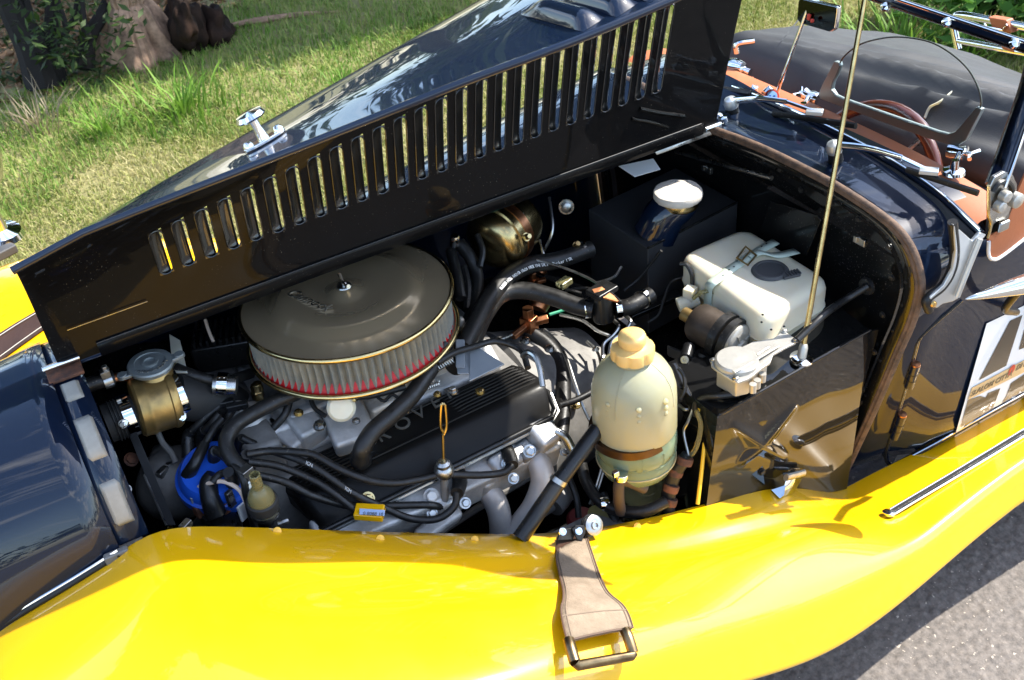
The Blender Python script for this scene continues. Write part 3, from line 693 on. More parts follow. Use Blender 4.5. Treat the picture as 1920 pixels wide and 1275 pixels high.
# firewall
fw = [scaled(p, .93, .022) for p in ring]
fire = part('bulkhead', (fw, [tuple(range(len(fw)))]), BAY, label='black engine bulkhead', smooth=False)
fx = fw[0].x
def onfire(a, b, lift=.0): p = onx(a, b, 1.222-lift); return p
for a, b in [(1502, 356), (1560, 380), (1610, 410), (1668, 462), (1672, 520), (1655, 590), (1640, 660), (1617, 730), (1590, 796), (1457, 393), (1590, 372)]:
    part('screw', bolt(onx(a, b, 1.203 if a > 1600 and b > 440 else 1.218), .0045, .004, (-1, 0, 0)), BLKP, fire)
part('bonnet_stay', tube([onx(1268, 284, 1.19), onx(1447, 334, 1.20)], .0045, 10, sm=False), STEEL, fire)
for a, b in ((1328, 318), (1615, 452)):
    q = onx(a, b, 1.212); part('clip', join(box(q, (.008, .022, .014)), box(q+Vector((-.005, .006, .004)), (.01, .008, .012))), STEEL, fire, bevel=.0015)
q = onx(1455, 440, 1.21); part('bulkhead_panel', prism([onx(1448, 376, 1.216), onx(1535, 402, 1.216), onx(1542, 412, 1.216), onx(1515, 478, 1.216), onx(1420, 450, 1.216)], (-.004, 0, 0)), BAY, fire, bevel=.0015)
part('speaker_grommet', lathe([(.016, 0), (.015, .006), (.008, .008), (.0001, .008)], onx(1627, 536, 1.215), (-1, 0, 0), 20), RUB, fire)
part('wiper_drive_tube', tube([onx(1627, 536, 1.205), ony(1585, 562, -.385), ony(1545, 590, -.40), ony(1494, 638, -.41)], .0065, 10), BLKP)
part('paper_tag', prism([onz(1160, 312, .90), onz(1225, 298, .90), onz(1238, 318, .893), onz(1190, 332, .893)], (0, 0, .001)), WHITE)

# ---- inner bay tub
tub = part('engine_bay', join(([Vector((-.01, -.42, .30)), Vector((1.21, -.42, .30)), Vector((1.21, .42, .30)), Vector((-.01, .42, .30))], [(0, 1, 2, 3)]),
    grid([[Vector((x, yin(x)+.006, zin(x)-.006)) for x in np.linspace(-.02, 1.17, 30)], [Vector((x, yin(x)+.03, .30)) for x in np.linspace(-.02, 1.17, 30)]]),
    grid([[Vector((x, -yin(x)-.014, zin(x)+.03)) for x in np.linspace(-.02, 1.17, 30)], [Vector((x, -yin(x)-.03, .30)) for x in np.linspace(-.02, 1.17, 30)]]),
    grid([[Vector((-.004, sg_*y*.98, .3)) for sg_ in (1, -1) for y, z in (PF[::-1] if sg_ > 0 else PF)], [Vector((-.004, sg_*y*.98, z-.012)) for sg_ in (1, -1) for y, z in (PF[::-1] if sg_ > 0 else PF)]])), BAY, label='black painted engine bay', ang=20)
# flitch ledge along the near wing edge and chassis rail
part('wing_flange', grid([[Vector((x, yin(x)+.001, zin(x)-.001)) for x in np.linspace(.0, 1.17, 60)], [Vector((x, yin(x)+.004, zin(x)-.018)) for x in np.linspace(.0, 1.17, 60)]]), BAY, tub)
part('chassis_rail', box((.6, -.27, .37), (1.2, .06, .1)), BAY, tub, bevel=.006)
part('chassis_plate', prism([onz(1010, 1010, .50), onz(1110, 962, .50), onz(1190, 985, .50), onz(1250, 1010, .50), onz(1150, 1040, .5)], (0, 0, -.004)), GALU, tub)
# lower shelf ahead of the bulkhead
part('shelf', join(box((1.07, -.20, .565), (.28, .44, .012)), box((.935, -.20, .48), (.012, .44, .18))), BAY, tub, bevel=.002)

# ---- footwell box by the near side
yF = -.427
c0, c1 = ony(1345, 781, yF), ony(1632, 619, yF); cb0 = ony(1326, 943, yF)
FBX = mat('gloss_black_box', (.004, .004, .004), .5, spec=.1, coat=1, crough=.012, bump=.012, bscale=14)
fbx = part('footwell_box', join(
    ([c0, c1, Vector((c1.x, yF+.01, .36)), Vector((cb0.x-.004, yF, cb0.z-.03))], [(0, 1, 2, 3)]),
    ([c0, c1, Vector((c1.x+.01, -.30, c1.z+.004)), Vector((c0.x-.01, -.27, c0.z+.004))], [(0, 1, 2, 3)]),
    ([c0, Vector((c0.x-.01, -.27, c0.z+.004)), Vector((c0.x-.02, -.27, .36)), Vector((cb0.x-.004, yF, cb0.z-.03))], [(0, 1, 2, 3)])), FBX, label='black footwell box with a pressed cross on its side', smooth=False)
part('box_edge', tube([c0+Vector((-.002, 0, .001)), c1+Vector((0, 0, .001))], .003, 8, sm=False), BAY, fbx)
cc = ony(1425, 832, yF); arms = [ony(*e, yF) for e in ((1372, 795), (1492, 758), (1383, 872), (1474, 862))]
B0, B1, B2, B3 = c0, c1, Vector((c1.x, yF, .36)), Vector((cb0.x-.004, yF, cb0.z-.03)); rows = []
for i_ in range(60):
    rw = []
    for j_ in range(80):
        p = lerp(lerp(B0, B1, j_/79), lerp(B3, B2, j_/79), i_/59); h = 0
        for e in arms:
            d = e-cc; L_ = d.length; t = max(0, min(1, (p-cc).dot(d)/L_**2)); dist = (p-(cc+d*t)).length; wd = .0145*(1-.65*t); h = max(h, .0095*(1-t)**.5*math.exp(-(dist/wd)**2))
        q = math.hypot(p.x-cc.x, p.z-cc.z); h += .0012*noise.noise((p.x*9, p.z*9, 1))
        rw.append(p+Vector((0, -.0006-h, 0)))
    rows.append(rw)
part('pressed_side', grid(rows), FBX, fbx, ang=80)
part('screw', bolt(ony(1427, 884, yF), .006, .006, (0, -1, 0)), BLKP, fbx)
part('side_flange', prism([ony(1632, 622, -.425), ony(1648, 618, -.425), ony(1570, 905, -.425), ony(1525, 890, -.425)], (0, .004, 0)), BAY, fbx)

# ---- near door side
DS = [p for p in SE if p.z < .92]
rows = []
for x in np.r_[1.232, 1.30, np.linspace(1.36, 2.4, 14)]:
    top = float(np.interp(x, [1.2, 1.36, 1.52, 1.7, 1.8, 2.0, 2.4], [.90, .885, .835, .80, .74, .60, .55])); rw = []
    for i, z in enumerate(np.linspace(top, .372, 22)):
        y = float(np.interp(-z, [-p.z for p in DS], [p.y for p in DS])); k_ = float(sstep(1.24, 1.42, x)); rw.append(Vector((x, lerp(y, lerp(-.45, -.487, float(sstep(.36, .46, z))), k_), z)))
    rows.append(rw)
side = part('body_side', grid(rows), PAINT, label='black near body side and door', ang=60, solid=.002)
def yside(z, x=1.5): return lerp(float(np.interp(-z, [-p.z for p in DS], [p.y for p in DS])), lerp(-.45, -.487, float(sstep(.36, .46, z))), float(sstep(1.24, 1.42, x)))
def onside(a, b, lift=0.):
    y = -.5
    for _ in range(60):
        p = ony(a, b, y); y = .6*y+.4*yside(max(.36, min(.92, p.z)), p.x)
    p = ony(a, b, y-lift); return p
rows = [[Vector((r[0].x, -r[0].y, r[0].z)), ] for r in rows]
part('body_side', ([Vector((v.x, -v.y, v.z)) for v in side.data.vertices and [q.co for q in side.data.vertices]], [tuple(p.vertices)[::-1] for p in side.data.polygons]), PAINT, label='far body side', ang=60)
# bead along the foot of the body, door shut line, hinges
fb = [onside(a, b, .004) for a, b in ((1582, 926), (1660, 882), (1750, 834), (1840, 783), (1925, 736))]; fb.append(fb[-1]+(fb[-1]-fb[-2])*3)
o = part('sill_bead', tube(fb, .0055, 10, sm=False), RUB, side); part('sill_bright', tube([p+Vector((0, -.003, .005)) for p in fb], .0018, 6, sm=False), CHROME, side)
sl = [onside(a, b, .001) for a, b in ((1800, 566), (1760, 600), (1724, 634), (1714, 660), (1704, 700), (1688, 755), (1668, 822), (1660, 855), (1668, 872), (1690, 868))]
part('shut_line', tube(sl, .0032, 8), BLKP, side); part('shut_lip', tube([p+Vector((.004, -.001, .002)) for p in sl], .0022, 8), PAINT, side)
for t_, b_ in (((1717, 684), (1704, 724)), ((1692, 778), (1677, 820))):
    A, B = onside(*t_, .009), onside(*b_, .009); o = part('door_hinge', tube([A, B], .0088, 14, sm=False), PAINT, side)
    part('hinge_end', lathe([(.0085, 0), (.008, .003), (.0001, .004)], A, (A-B), 14), COPPER, o)
    part('hinge_joint', tube([lerp(A, B, .36), lerp(A, B, .40)], .0092, 14, sm=False), BLKP, o); part('hinge_joint', tube([lerp(A, B, .64), lerp(A, B, .68)], .0092, 14, sm=False), BLKP, o)
# race number on the door
def flat(name, px, m, parent, lift):
    b_ = bmesh.new(); b_.faces.new([b_.verts.new((a, b, 0)) for a, b in px]); bmesh.ops.triangulate(b_, faces=b_.faces)
    for k in range(4):
        lg_ = [e for e in b_.edges if e.calc_length() > 14]
        if lg_: bmesh.ops.subdivide_edges(b_, edges=lg_, cuts=1); bmesh.ops.triangulate(b_, faces=b_.faces)
    b_.verts.index_update(); V = [onside(v.co.x, v.co.y, lift) for v in b_.verts]; F = [tuple(v.index for v in f.verts) for f in b_.faces]; b_.free()
    return part(name, (V, F), m, parent)
S = lambda *q: [(1720+a/3.355, 480+b/3.355) for a, b in q]
nb = flat('number_sticker', S((436, 425), (560, 365), (671, 312), (800, 250), (800, 400), (740, 640), (671, 880), (600, 965), (495, 1012), (440, 1047), (352, 1092), (230, 1155), (330, 800)), WHITE, side, .0012)
flat('numeral', S((584, 407), (662, 372), (560, 690), (388, 782)), BLACKP, nb, .0022)
flat('numeral', S((671, 470), (760, 300), (760, 545), (640, 590)), BLACKP, nb, .0022)
flat('numeral', S((320, 905), (395, 880), (432, 890), (445, 862), (522, 832), (470, 975), (385, 1012), (272, 1077)), BLACKP, nb, .0022)
flat('numeral', S((385, 1012), (442, 1040), (352, 1095), (376, 1040)), BLACKP, nb, .0022)
flat('numeral', S((671, 745), (740, 700), (690, 870), (520, 950), (560, 880), (590, 800)), BLACKP, nb, .0022)
tp = flat('event_tape', S((345, 830), (671, 657), (760, 610), (760, 690), (671, 732), (320, 905)), CREAM, nb, .0032)
o0, o1, o2 = onside(*S((333, 886))[0], .0042), onside(*S((572, 762))[0], .0042), onside(*S((352, 830))[0], .0042)
text('lettering', 'SLALOM CITT\u00c0', .0165, frame_mat(o0, o1-o0, o2-o0), BLACKP, tp, .0002, .25, weight=.0004)
o3 = onside(*S((617, 722))[0], .0042); text('lettering', 'DI L', .0165, frame_mat(o3, o1-o0, o2-o0), BLACKP, tp, .0002, .25, weight=.0004)
oc = onside(*S((594, 718))[0], .0042); xx = (o1-o0).normalized(); zz = (o2-o0).normalized()
V2 = [oc+xx*(.0085*math.cos(t))+zz*(.0125*math.sin(t)) for t in np.linspace(0, 6.283, 20, endpoint=False)]; em = part('red_emblem', (V2, [tuple(range(20))]), REDP, tp, smooth=False)
# chrome door mirror (bullet), its arm, the screen stanchion, the tan draught flap
MA = ony(1814, 560, -.55); MB_ = MA+Vector((.165, -.045, .012))
dm = part('door_mirror', lathe([(.0001, -.004), (.002, 0), (.006, .02), (.0105, .05), (.0145, .08), (.018, .11), (.0205, .14), (.0205, .16), (.0001, .165)], MA, MB_-MA+Vector((.0, -.01, 0)), 32), CHROME)
part('mirror_arm', tube([lerp(MA, MB_, .75)+Vector((0, .02, -.02)), ony(1885, 578, -.52), ony(1905, 585, -.50)], .007, 10), BLKP, dm)
stp = [ony(a, b, -.515) for a, b in ((1742, 572), (1757, 578), (1768, 570), (1786, 566), (1797, 560), (1815, 510), (1838, 455), (1850, 440), (1838, 436), (1824, 452), (1788, 420), (1792, 470), (1787, 505), (1770, 535), (1745, 558))]
stn = part('screen_stanchion', prism(stp, (0, .006, 0)), SILP, bevel=.0018); part('stanchion_seal', tube([ony(a, b, -.508) for a, b in ((1786, 416), (1791, 470), (1784, 508), (1766, 538), (1738, 562), (1742, 582))], .008, 10), RUB, stn)
part('stanchion_rib', tube([ony(a, b, -.521) for a, b in ((1838, 448), (1815, 505), (1795, 556))], .0045, 8), SILP, stn); part('screw', lathe([(.006, 0), (.005, .003), (.0001, .004)], ony(1750, 570, -.516), (0, -1, 0), 14), BRASS, stn)
fp = [ony(a, b, -.50) for a, b in ((1853, 452), (1853, 478), (1862, 486), (1880, 478), (1935, 435), (1935, 300), (1890, 400), (1862, 420))]
flap = part('draught_flap', prism(fp, (0, .004, 0)), TAN, label='tan leather draught flap with pale piping', bevel=.001); part('piping', tube([p+Vector((0, -.001, 0)) for p in fp[:5]], .003, 8), WHITE, flap)
part('turn_button', box(ony(1882, 424, -.505), (.024, .006, .018)), STEEL, flap, bevel=.003)
# windscreen: frame, glass, pivot quadrant, seal on scuttle
wl0, wl1 = onx(1384, 186, 1.325), onx(1836, 442, 1.318); wt0, wt1 = onx(1640, -8, 1.47), onx(1960, 100, 1.47)
wl0 = wl1+(wl0-wl1)*1.0
side_dir = (onx(1921, 215, 1.45)-onx(1868, 360, 1.37))
br = onx(1872, 352, 1.36); tr = onx(1950, 85, 1.47)
ws = part('windscreen', ([onx(1395, 168, 1.34), br, tr, onx(1560, -40, 1.47)], [(0, 1, 2, 3)]), GLASS, smooth=False, label='flat windscreen glass')
gl = ws.modifiers.new('pane', 'SOLIDIFY'); gl.thickness = .004
part('top_rail', tube([onx(1520, -52, 1.47), wt0, wt1, onx(1990, 112, 1.47)], .0105, 14, sm=False), PAINT, ws)
part('rail_bright', tube([p+Vector((-.006, 0, .009)) for p in (onx(1520, -52, 1.47), wt0, wt1, onx(1990, 112, 1.47))], .0028, 8, sm=False), CHROME, ws)
for a, b in ((1660, 13), (1775, 42), (1902, 82)): part('rail_button', lathe([(.009, 0), (.007, .006), (.0001, .008)], onx(a, b, 1.459), -_f, 16), CHROME, ws)
part('side_post', tube([onx(1868, 348, 1.36), onx(1896, 268, 1.41), onx(1930, 170, 1.45), onx(1950, 90, 1.47)], .0115, 12, flat=1.5), PAINT, ws)
part('post_bright', tube([onx(1884, 352, 1.355), onx(1920, 250, 1.41), onx(1950, 150, 1.45)], .003, 8), CHROME, ws)
sealp = [onx(a, b, 1.32) for a, b in ((1375, 168), (1385, 196), (1440, 235), (1520, 282), (1600, 322), (1680, 358), (1760, 402), (1830, 448), (1838, 440))]
rows = [[onx(a, b, x) for a, b in q] for x, q in ((1.325, ((1372, 170), (1440, 196), (1520, 232), (1600, 272), (1680, 316), (1760, 372), (1836, 444))), (1.318, ((1372, 190), (1440, 222), (1520, 263), (1600, 308), (1680, 352), (1755, 402), (1826, 458))))]
rows.append([p+Vector((-.004, 0, -.012)) for p in rows[1]])
sl_ = part('screen_seal', grid(rows), RUBM, ws, solid=.006); part('screen_foot_rail', tube([p+Vector((.004, 0, .004)) for p in rows[0]], .0065, 10), PAINT, ws); part('foot_bright', tube([p+Vector((.001, 0, .010)) for p in rows[0]], .0022, 8), CHROME, ws)
qd = [ony(a, b, -.50) for a, b in ((1854, 440), (1858, 380), (1856, 352), (1866, 332), (1884, 322), (1900, 328), (1908, 345), (1906, 375), (1890, 415), (1868, 450))]
qp = part('pivot_quadrant', prism(qd, (0, .008, 0)), STEEL, ws, bevel=.002)
part('quadrant_slot', tube([ony(a, b, -.502) for a, b in ((1862, 360), (1872, 345), (1888, 340), (1898, 352), (1897, 372))], .004, 8), BLKP, qp)
for a, b, r_ in ((1898, 372, .013), (1878, 365, .010), (1868, 384, .010)): part('knurled_knob', lathe([(r_, 0), (r_, .012), (r_*.8, .014), (.0001, .015)], ony(a, b, -.503), (0, -1, 0), 22), SILV, qp, bevel=.001)
part('gold_edge', tube([ony(a, b, -.505) for a, b in ((1853, 348), (1853, 400), (1858, 420), (1852, 446))], .0025, 8), GOLD, qp)
# wipers
def wiper(piv, knee, tip, b0, b1, h):
    Pv, K, T_ = onx(*piv, 1.255), onx(*knee, 1.285), onx(*tip, 1.305)
    w_ = part('wiper', lathe([(.013, 0), (.0145, .008), (.011, .018), (.0001, .022)], Pv, (-.3, 0, 1), 20), SILP)
    part('arm', tube([Pv+Vector((0, 0, .012)), lerp(Pv, K, .5)+Vector((0, 0, .016)), K+Vector((0, 0, .010))], [.0075, .005], 10, flat=.7), CHROME, w_)
    part('arm_tip', tube([K+Vector((0, 0, .010)), T_+Vector((0, 0, .004))], .0035, 8, sm=False), CHROME, w_)
    part('blade_clip', box(lerp(K, T_, .85)+Vector((0, 0, .004)), (.03, .018, .008), rotz(-.9)), SILP, w_, bevel=.0015)
    part('blade', tube([onx(*b0, 1.30), onx(*b1, 1.325)], .006, 8, sm=False, flat=.8), RUB, w_)
    part('spindle', lathe([(.013, -.02), (.012, .0), (.008, .002), (.0001, .002)], Pv, (-.3, 0, 1), 16), BLKP, w_)
wiper((1372, 200), (1475, 200), (1536, 216), (1450, 212), (1605, 236), .0)
wiper((1565, 284), (1690, 306), (1750, 328), (1700, 318), (1834, 362), .0)
part('wiper_blade', tube([onx(1352, 166, 1.31), onx(1407, 174, 1.325)], .006, 8, sm=False), RUB)
part('bonnet_rest', join(lathe([(.010, 0), (.010, .006), (.006, .01), (.0001, .012)], onx(1347, 222, 1.215), (-.3, 0, 1), 14), lathe([(.007, 0), (.007, .01), (.0001, .012)], onx(1358, 228, 1.215), (-.3, 0, 1), 12)), CHROME)
# dash top and cockpit
rows = []
for x, dz in ((1.325, -.004), (1.345, .006), (1.40, .006), (1.425, .002), (1.435, -.02), (1.43, -.16)):
    rw = []
    for y in np.linspace(-.485, .485, 30):
        cr_ = .948-.03*(abs(y)/.5)**3; rw.append(Vector((x, y, cr_+dz)))
    rows.append(rw)
dash = part('dash_top', grid(rows), TAN, label='terracotta leather dash top', ang=50)
part('cockpit', join(([Vector((1.44, -.46, .62)), Vector((2.3, -.46, .62)), Vector((2.3, .46, .62)), Vector((1.44, .46, .62))], [(0, 1, 2, 3)]), ([Vector((1.44, .475, .4)), Vector((1.44, .475, .92)), Vector((1.75, .475, .88)), Vector((1.75, .475, .4))], [(0, 1, 2, 3)])), TAN, smooth=False)
# steering wheel
ax_ = Vector((-.93, 0, .36)); a_, u_, v_ = basis(ax_); rw_ = .165; cw = onx(1680, 208, 1.53)-u_*rw_
wheel = part('steering_wheel', tube([cw+(u_*math.cos(t)+v_*math.sin(t))*rw_ for t in np.linspace(0, 2*math.pi, 48, endpoint=False)], .0125, 10, closed=True), mat('wood_rim', (.085, .022, .012), .25, coat=.6))
for k in range(3): t = k*2.094+1.57; part('spoke', tube([cw, cw+(u_*math.cos(t)+v_*math.sin(t))*rw_], .006, 8, sm=False, flat=2), STEEL, wheel)
part('hub', lathe([(.04, 0), (.035, .02), (.0001, .025)], cw, ax_, 20), BLKP, wheel)
# black cockpit cover: taut top, creases fanning out from its far front corner, drop along the front
rows = []
for i in range(60):
    t = i/59; rw = []
    for j in range(70):
        y = lerp(.47, -.50, j/69); x0 = 1.50+.10*(.5-y)*.6; x = lerp(x0, 2.28, t**1.15)
        z = .955-.22*max(0, (x-1.5)/.78)**1.6; d0 = x-x0
        z -= .10*math.exp(-d0/.028); u = .47-y
        for sl_q, am, wd in ((.10, .022, .020), (.24, .026, .026), (.42, .014, .03), (.62, .008, .04)):
            d = d0-.03-sl_q*u; z += am*min(1, u/.25)*(math.exp(-abs(d)/wd)-1.1*math.exp(-((d+.045)/.03)**2))
        z -= .10*max(0, (abs(y)-.38)/.12)**1.5; z += .006*noise.noise((x*7, y*5, 0))+.003*noise.noise((x*17, y*13, 2))
        rw.append(Vector((x, y, z)))
    rows.append(rw)
ton = part('tonneau_cover', grid(rows), VINYL, label='folded black vinyl cockpit cover', ang=80, solid=.002)
fr = [Vector((r.x-.012, r.y, r.z-.0)) for r in rows[0]]
part('front_fold', grid([rows[0], [p+Vector((-.03, 0, -.03)) for p in rows[0]], [p+Vector((-.02, 0, -.10)) for p in rows[0]], [p+Vector((.06, 0, -.15)) for p in rows[0]]]), VINYL, ton, solid=.002)
TBV = BVHTree.FromPolygons(*grid(rows))
def ontop(a, b): h = TBV.ray_cast(CP, ray(a, b).normalized())[0]; return (h if h is not None else onx(a, b, 1.55))-ray(a, b).normalized()*.004
part('hem_tape', tube([ontop(1725, 225), ontop(1734, 205), ontop(1752, 195), ontop(1768, 180)], .006, 8, flat=.3), WPLA, ton)
# tail: spare wheel and luggage rack with leather strap
spc = Vector((2.80, -.02, .78)); spw = part('spare_wheel', lathe([(.20, -.06), (.30, -.075), (.335, -.05), (.345, 0), (.335, .05), (.30, .075), (.20, .06)], spc, (.85, 0, .5), 48), TYRE)
for k in range(40):
    t = 2*math.pi*k/40; a_, u2, v2 = basis((.85, 0, .5)); part('tread_block', box(spc+(u2*math.cos(t)+v2*math.sin(t))*.344, (.012, .012, .075), Matrix((u2*math.cos(t)+v2*math.sin(t), v2*math.cos(t)-u2*math.sin(t), a_)).transposed()), TYRE, spw)
part('tail_panel', box((2.40, 0, .45), (.20, .80, .20)), PAINT, bevel=.02)
rk = [onx(a, b, 2.62) for a, b in ((1797, 92), (1788, 50), (1790, 36), (1800, 28), (1860, 38), (1930, 52), (1990, 66))]
rack = part('luggage_rack', tube(rk, .011, 12), CHROME, label='chrome tubular luggage rack'); part('rack_rail', tube([onx(1795, 76, 2.62), onx(1830, 82, 2.62), onx(1990, 112, 2.62)], .009, 10, sm=False), CHROME, rack)
sb = onx(1870, 42, 2.615); part('rack_strap', join(prism([onx(1852, 32, 2.60), onx(1886, 38, 2.60), onx(1898, 62, 2.60), onx(1862, 56, 2.60)], (.03, 0, 0)), prism([onx(1868, 50, 2.605), onx(1892, 56, 2.605), onx(1902, 100, 2.61), onx(1878, 92, 2.61)], (.006, 0, 0))), TAN, rack, bevel=.003); part('strap_buckle', tube([onx(a, b, 2.595) for a, b in ((1846, 44), (1850, 50), (1880, 56), (1888, 46))], .003, 8, sm=False), CHROME, rack)
# rear-view mirror on its rod, badge
rb, rt = onx(1455, 180, 1.40), onx(1528, -20, 1.44)
mr = part('mirror_rod', tube([rb, rt], .004, 10, sm=False), CHROME); part('rod_base', lathe([(.026, -.005), (.024, .003), (.013, .009), (.011, .024), (.0001, .034)], onx(1440, 190, 1.39), (0, 0, 1), 24), CHROME, mr); part('rod_knob', lathe([(.006, 0), (.006, .02), (.010, .026), (.0001, .034)], onx(1422, 186, 1.385), (-.3, .3, 1), 16), CHROME, mr)
bc = onx(1447, 181, 1.375); nrm = -_f; a_, u2, v2 = basis(nrm)
bdg = part('badge', lathe([(.0001, .003), (.0145, .0025), (.0145, 0), (.0001, 0)], bc, nrm, 24), REDP, mr); part('badge_field', lathe([(.0001, .0042), (.0105, .0038), (.0105, .002)], bc, nrm, 24), mat('badge_blue', (.25, .5, .8), .4), bdg)
for k in (-1, 1): part('badge_letter', box(bc+nrm*.0045+RG*(.0045*k), (.0035, .003, .0012), Matrix((RG, UPV*4-RG*.0, nrm)).transposed().normalized()), BLUE, bdg)
mc = [onx(a, b, 1.43) for a, b in ((1496, 2), (1500, -4), (1570, 12), (1570, 22), (1565, 56), (1558, 61), (1500, 44), (1494, 36))]
mh = part('rear_view_mirror', prism(mc, (.012, 0, 0)), CHROME, bevel=.004, label='rectangular rear-view mirror'); part('mirror_face', ([lerp(p, sum(mc, Vector())/8, .06)+Vector((-.0012, 0, 0)) for p in mc], [tuple(range(8))]), mat('mirror_back', (.03, .03, .024), .06, 1), mh, smooth=False)
part('mirror_clamp', join(box(onx(1517, 32, 1.425), (.006, .008, .012)), lathe([(.004, 0), (.004, .006), (.0001, .008)], onx(1522, 40, 1.42), -_f, 12)), REDP, mh, bevel=.002)
# aero screen behind the windscreen
AX = 1.462
def aq(a, b, d=0.): p = onx(a, b, AX); return p+Vector((d, 0, 0))
fo = [(1564, 115), (1572, 117), (1574, 124), (1568, 140), (1560, 156), (1558, 168), (1565, 179), (1580, 186), (1640, 207), (1700, 228), (1756, 247), (1776, 252), (1791, 247), (1804, 232), (1830, 201), (1840, 205), (1836, 214), (1810, 264), (1791, 275), (1740, 260), (1660, 231), (1580, 201), (1538, 186), (1534, 178), (1541, 160)]
aero = part('aero_screen_frame', prism([aq(a, b) for a, b in fo], (.010, 0, 0)), mat('cast_screen_frame', (.27, .33, .33), .5, .3, bump=.03, bscale=120), bevel=.0015, label='cast aero screen frame on the dash')
ga = spline([aq(a, b, .005) for a, b in ((1572, 118), (1582, 104), (1610, 84), (1650, 73), (1690, 71), (1740, 80), (1780, 102), (1812, 132), (1830, 165), (1836, 190), (1834, 206))], 5)
part('aero_glass', (ga+[aq(1800, 245, .005), aq(1775, 255, .005), aq(1640, 211, .005), aq(1566, 182, .005), aq(1560, 168, .005)], [tuple(range(len(ga)+5))]), PERSPEX, aero, smooth=False); part('glass_rim', tube(ga, .0016, 8, sm=False), GEDGE, aero)
def wing_nut(c, ax, s, parent):
    a_, u2, v2 = basis(ax); c = Vector(c)
    w_ = part('wing_nut', join(lathe([(s*.55, 0), (s*.5, s*.9), (s*.25, s*1.1), (.0001, s*1.1)], c, ax, 16), *[tube([c+a_*s*.5, c+a_*s*1.0+v2*s*1.2*k, c+a_*s*1.5+v2*s*2.2*k], [s*.3, s*.42], 8) for k in (-1, 1)]), CHROME, parent); return w_
for foot, hub, nutd in (((1505, 212), (1516, 180), (-.4, 1, .2)), ((1788, 322), (1800, 286), (.3, -1, .1))):
    H_, F_ = aq(*hub), onx(*foot, 1.40)
    part('bracket', join(lathe([(.020, -.002), (.018, .003), (.008, .006), (.006, .022)], F_, (0, 0, 1), 20), tube([F_+Vector((0, 0, .015)), lerp(F_, H_, .6)+Vector((0, 0, .004)), H_], .006, 10), lathe([(.013, -.02), (.014, -.01), (.011, 0), (.014, .01), (.0001, .012)], H_, nutd, 20)), CHROME, aero); wing_nut(H_+Vector(nutd).normalized()*.012, nutd, .009, aero)
q = onx(1380, 125, 1.44); part('screen_clamp', join(lathe([(.016, -.02), (.018, 0), (.012, .02), (.0001, .022)], q, (.2, -1, .1), 20), tube([q, q+Vector((.01, -.035, -.005))], [.006, .009], 10, sm=False), tube([q+Vector((0, 0, .03)), q+Vector((0, 0, .05)), q+Vector((.03, -.02, .055))], .006, 8)), CHROME)
# antenna
ab = onz(1503, 670, .735); at_ = ony(1622, -6, ab.y+.10); ad_ = (at_-ab).normalized()
ant = part('antenna', tube([ab, ab+ad_*.35, ab+ad_*.72], [.0048, .0042, .0035], 10, sm=False), GOLD, label='thin brass-coloured aerial rod'); part('antenna_base', lathe([(.020, 0), (.0195, .003), (.009, .006), (.0001, .006)], ab+Vector((0, 0, -.004)), (0, -.1, 1), 24), CHROME, ant); part('antenna_socket', lathe([(.008, 0), (.0078, .018), (.006, .024), (.005, .025)], ab, ad_, 16), SILV, ant)
# chrome side lamp foot on the far wing, far bonnet strap
lp = onz(0, 442, .79); lampo = part('side_lamp', join(lathe([(.05, 0), (.045, .012), (.02, .02), (.012, .06), (.016, .10), (.04, .14), (.05, .2), (.03, .25), (.0001, .26)], lp, (.1, -.1, 1), 24)), CHROME); part('lamp_bracket', box(onz(2, 470, .78), (.05, .05, .02), rotz(.4)), DGREY, lampo, bevel=.004)
FW_ = [Vector((v.x, -v.y, v.z)) for v in WR[0]]; FB = BVHTree.FromPolygons(FW_, WR[1])
def onfar(a, b, lift=.004):
    h = FB.ray_cast(CP, ray(a, b).normalized()); return (h[0] if h[0] is not None else onz(a, b, .75))+Vector((0, 0, lift))
sq = [((-60, 665), (-60, 720)), ((0, 628), (0, 680)), ((30, 609), (38, 652)), ((66, 588), (80, 622)), ((95, 570), (115, 600))]
rows = [[lerp(onfar(*a), onfar(*b), k/4) for k in range(5)] for a, b in sq]
fs = part('far_strap', grid(rows), LEAB, solid=.003, label='dark brown leather bonnet strap on the far wing')
for k in (.12, .88): part('stitching', tube([lerp(r[0], r[-1], k)+Vector((0, 0, .001)) for r in rows], .0011, 6), THREAD, fs)
# ================================================================== ENGINE BAY CONTENTS
def E(name, vf, m, parent=None, **k): return part(name, vf, m, parent, **k)
def clampband(p, ax, r, w=.014, parent=None, screw=None):
    c = E('hose_clamp', lathe([(r, -w/2), (r+.0015, -w/2), (r+.0015, w/2), (r, w/2)], p, ax, 28), CHROME, parent)
    if screw is not None:
        E('clamp_screw', join(box(screw, (.012, .012, .010), rotz(.5)), bolt(Vector(screw)+Vector((0, -.004, .004)), .0055, .009, (-.3, -.8, .4))), CHROME, c, bevel=.001)
    return c
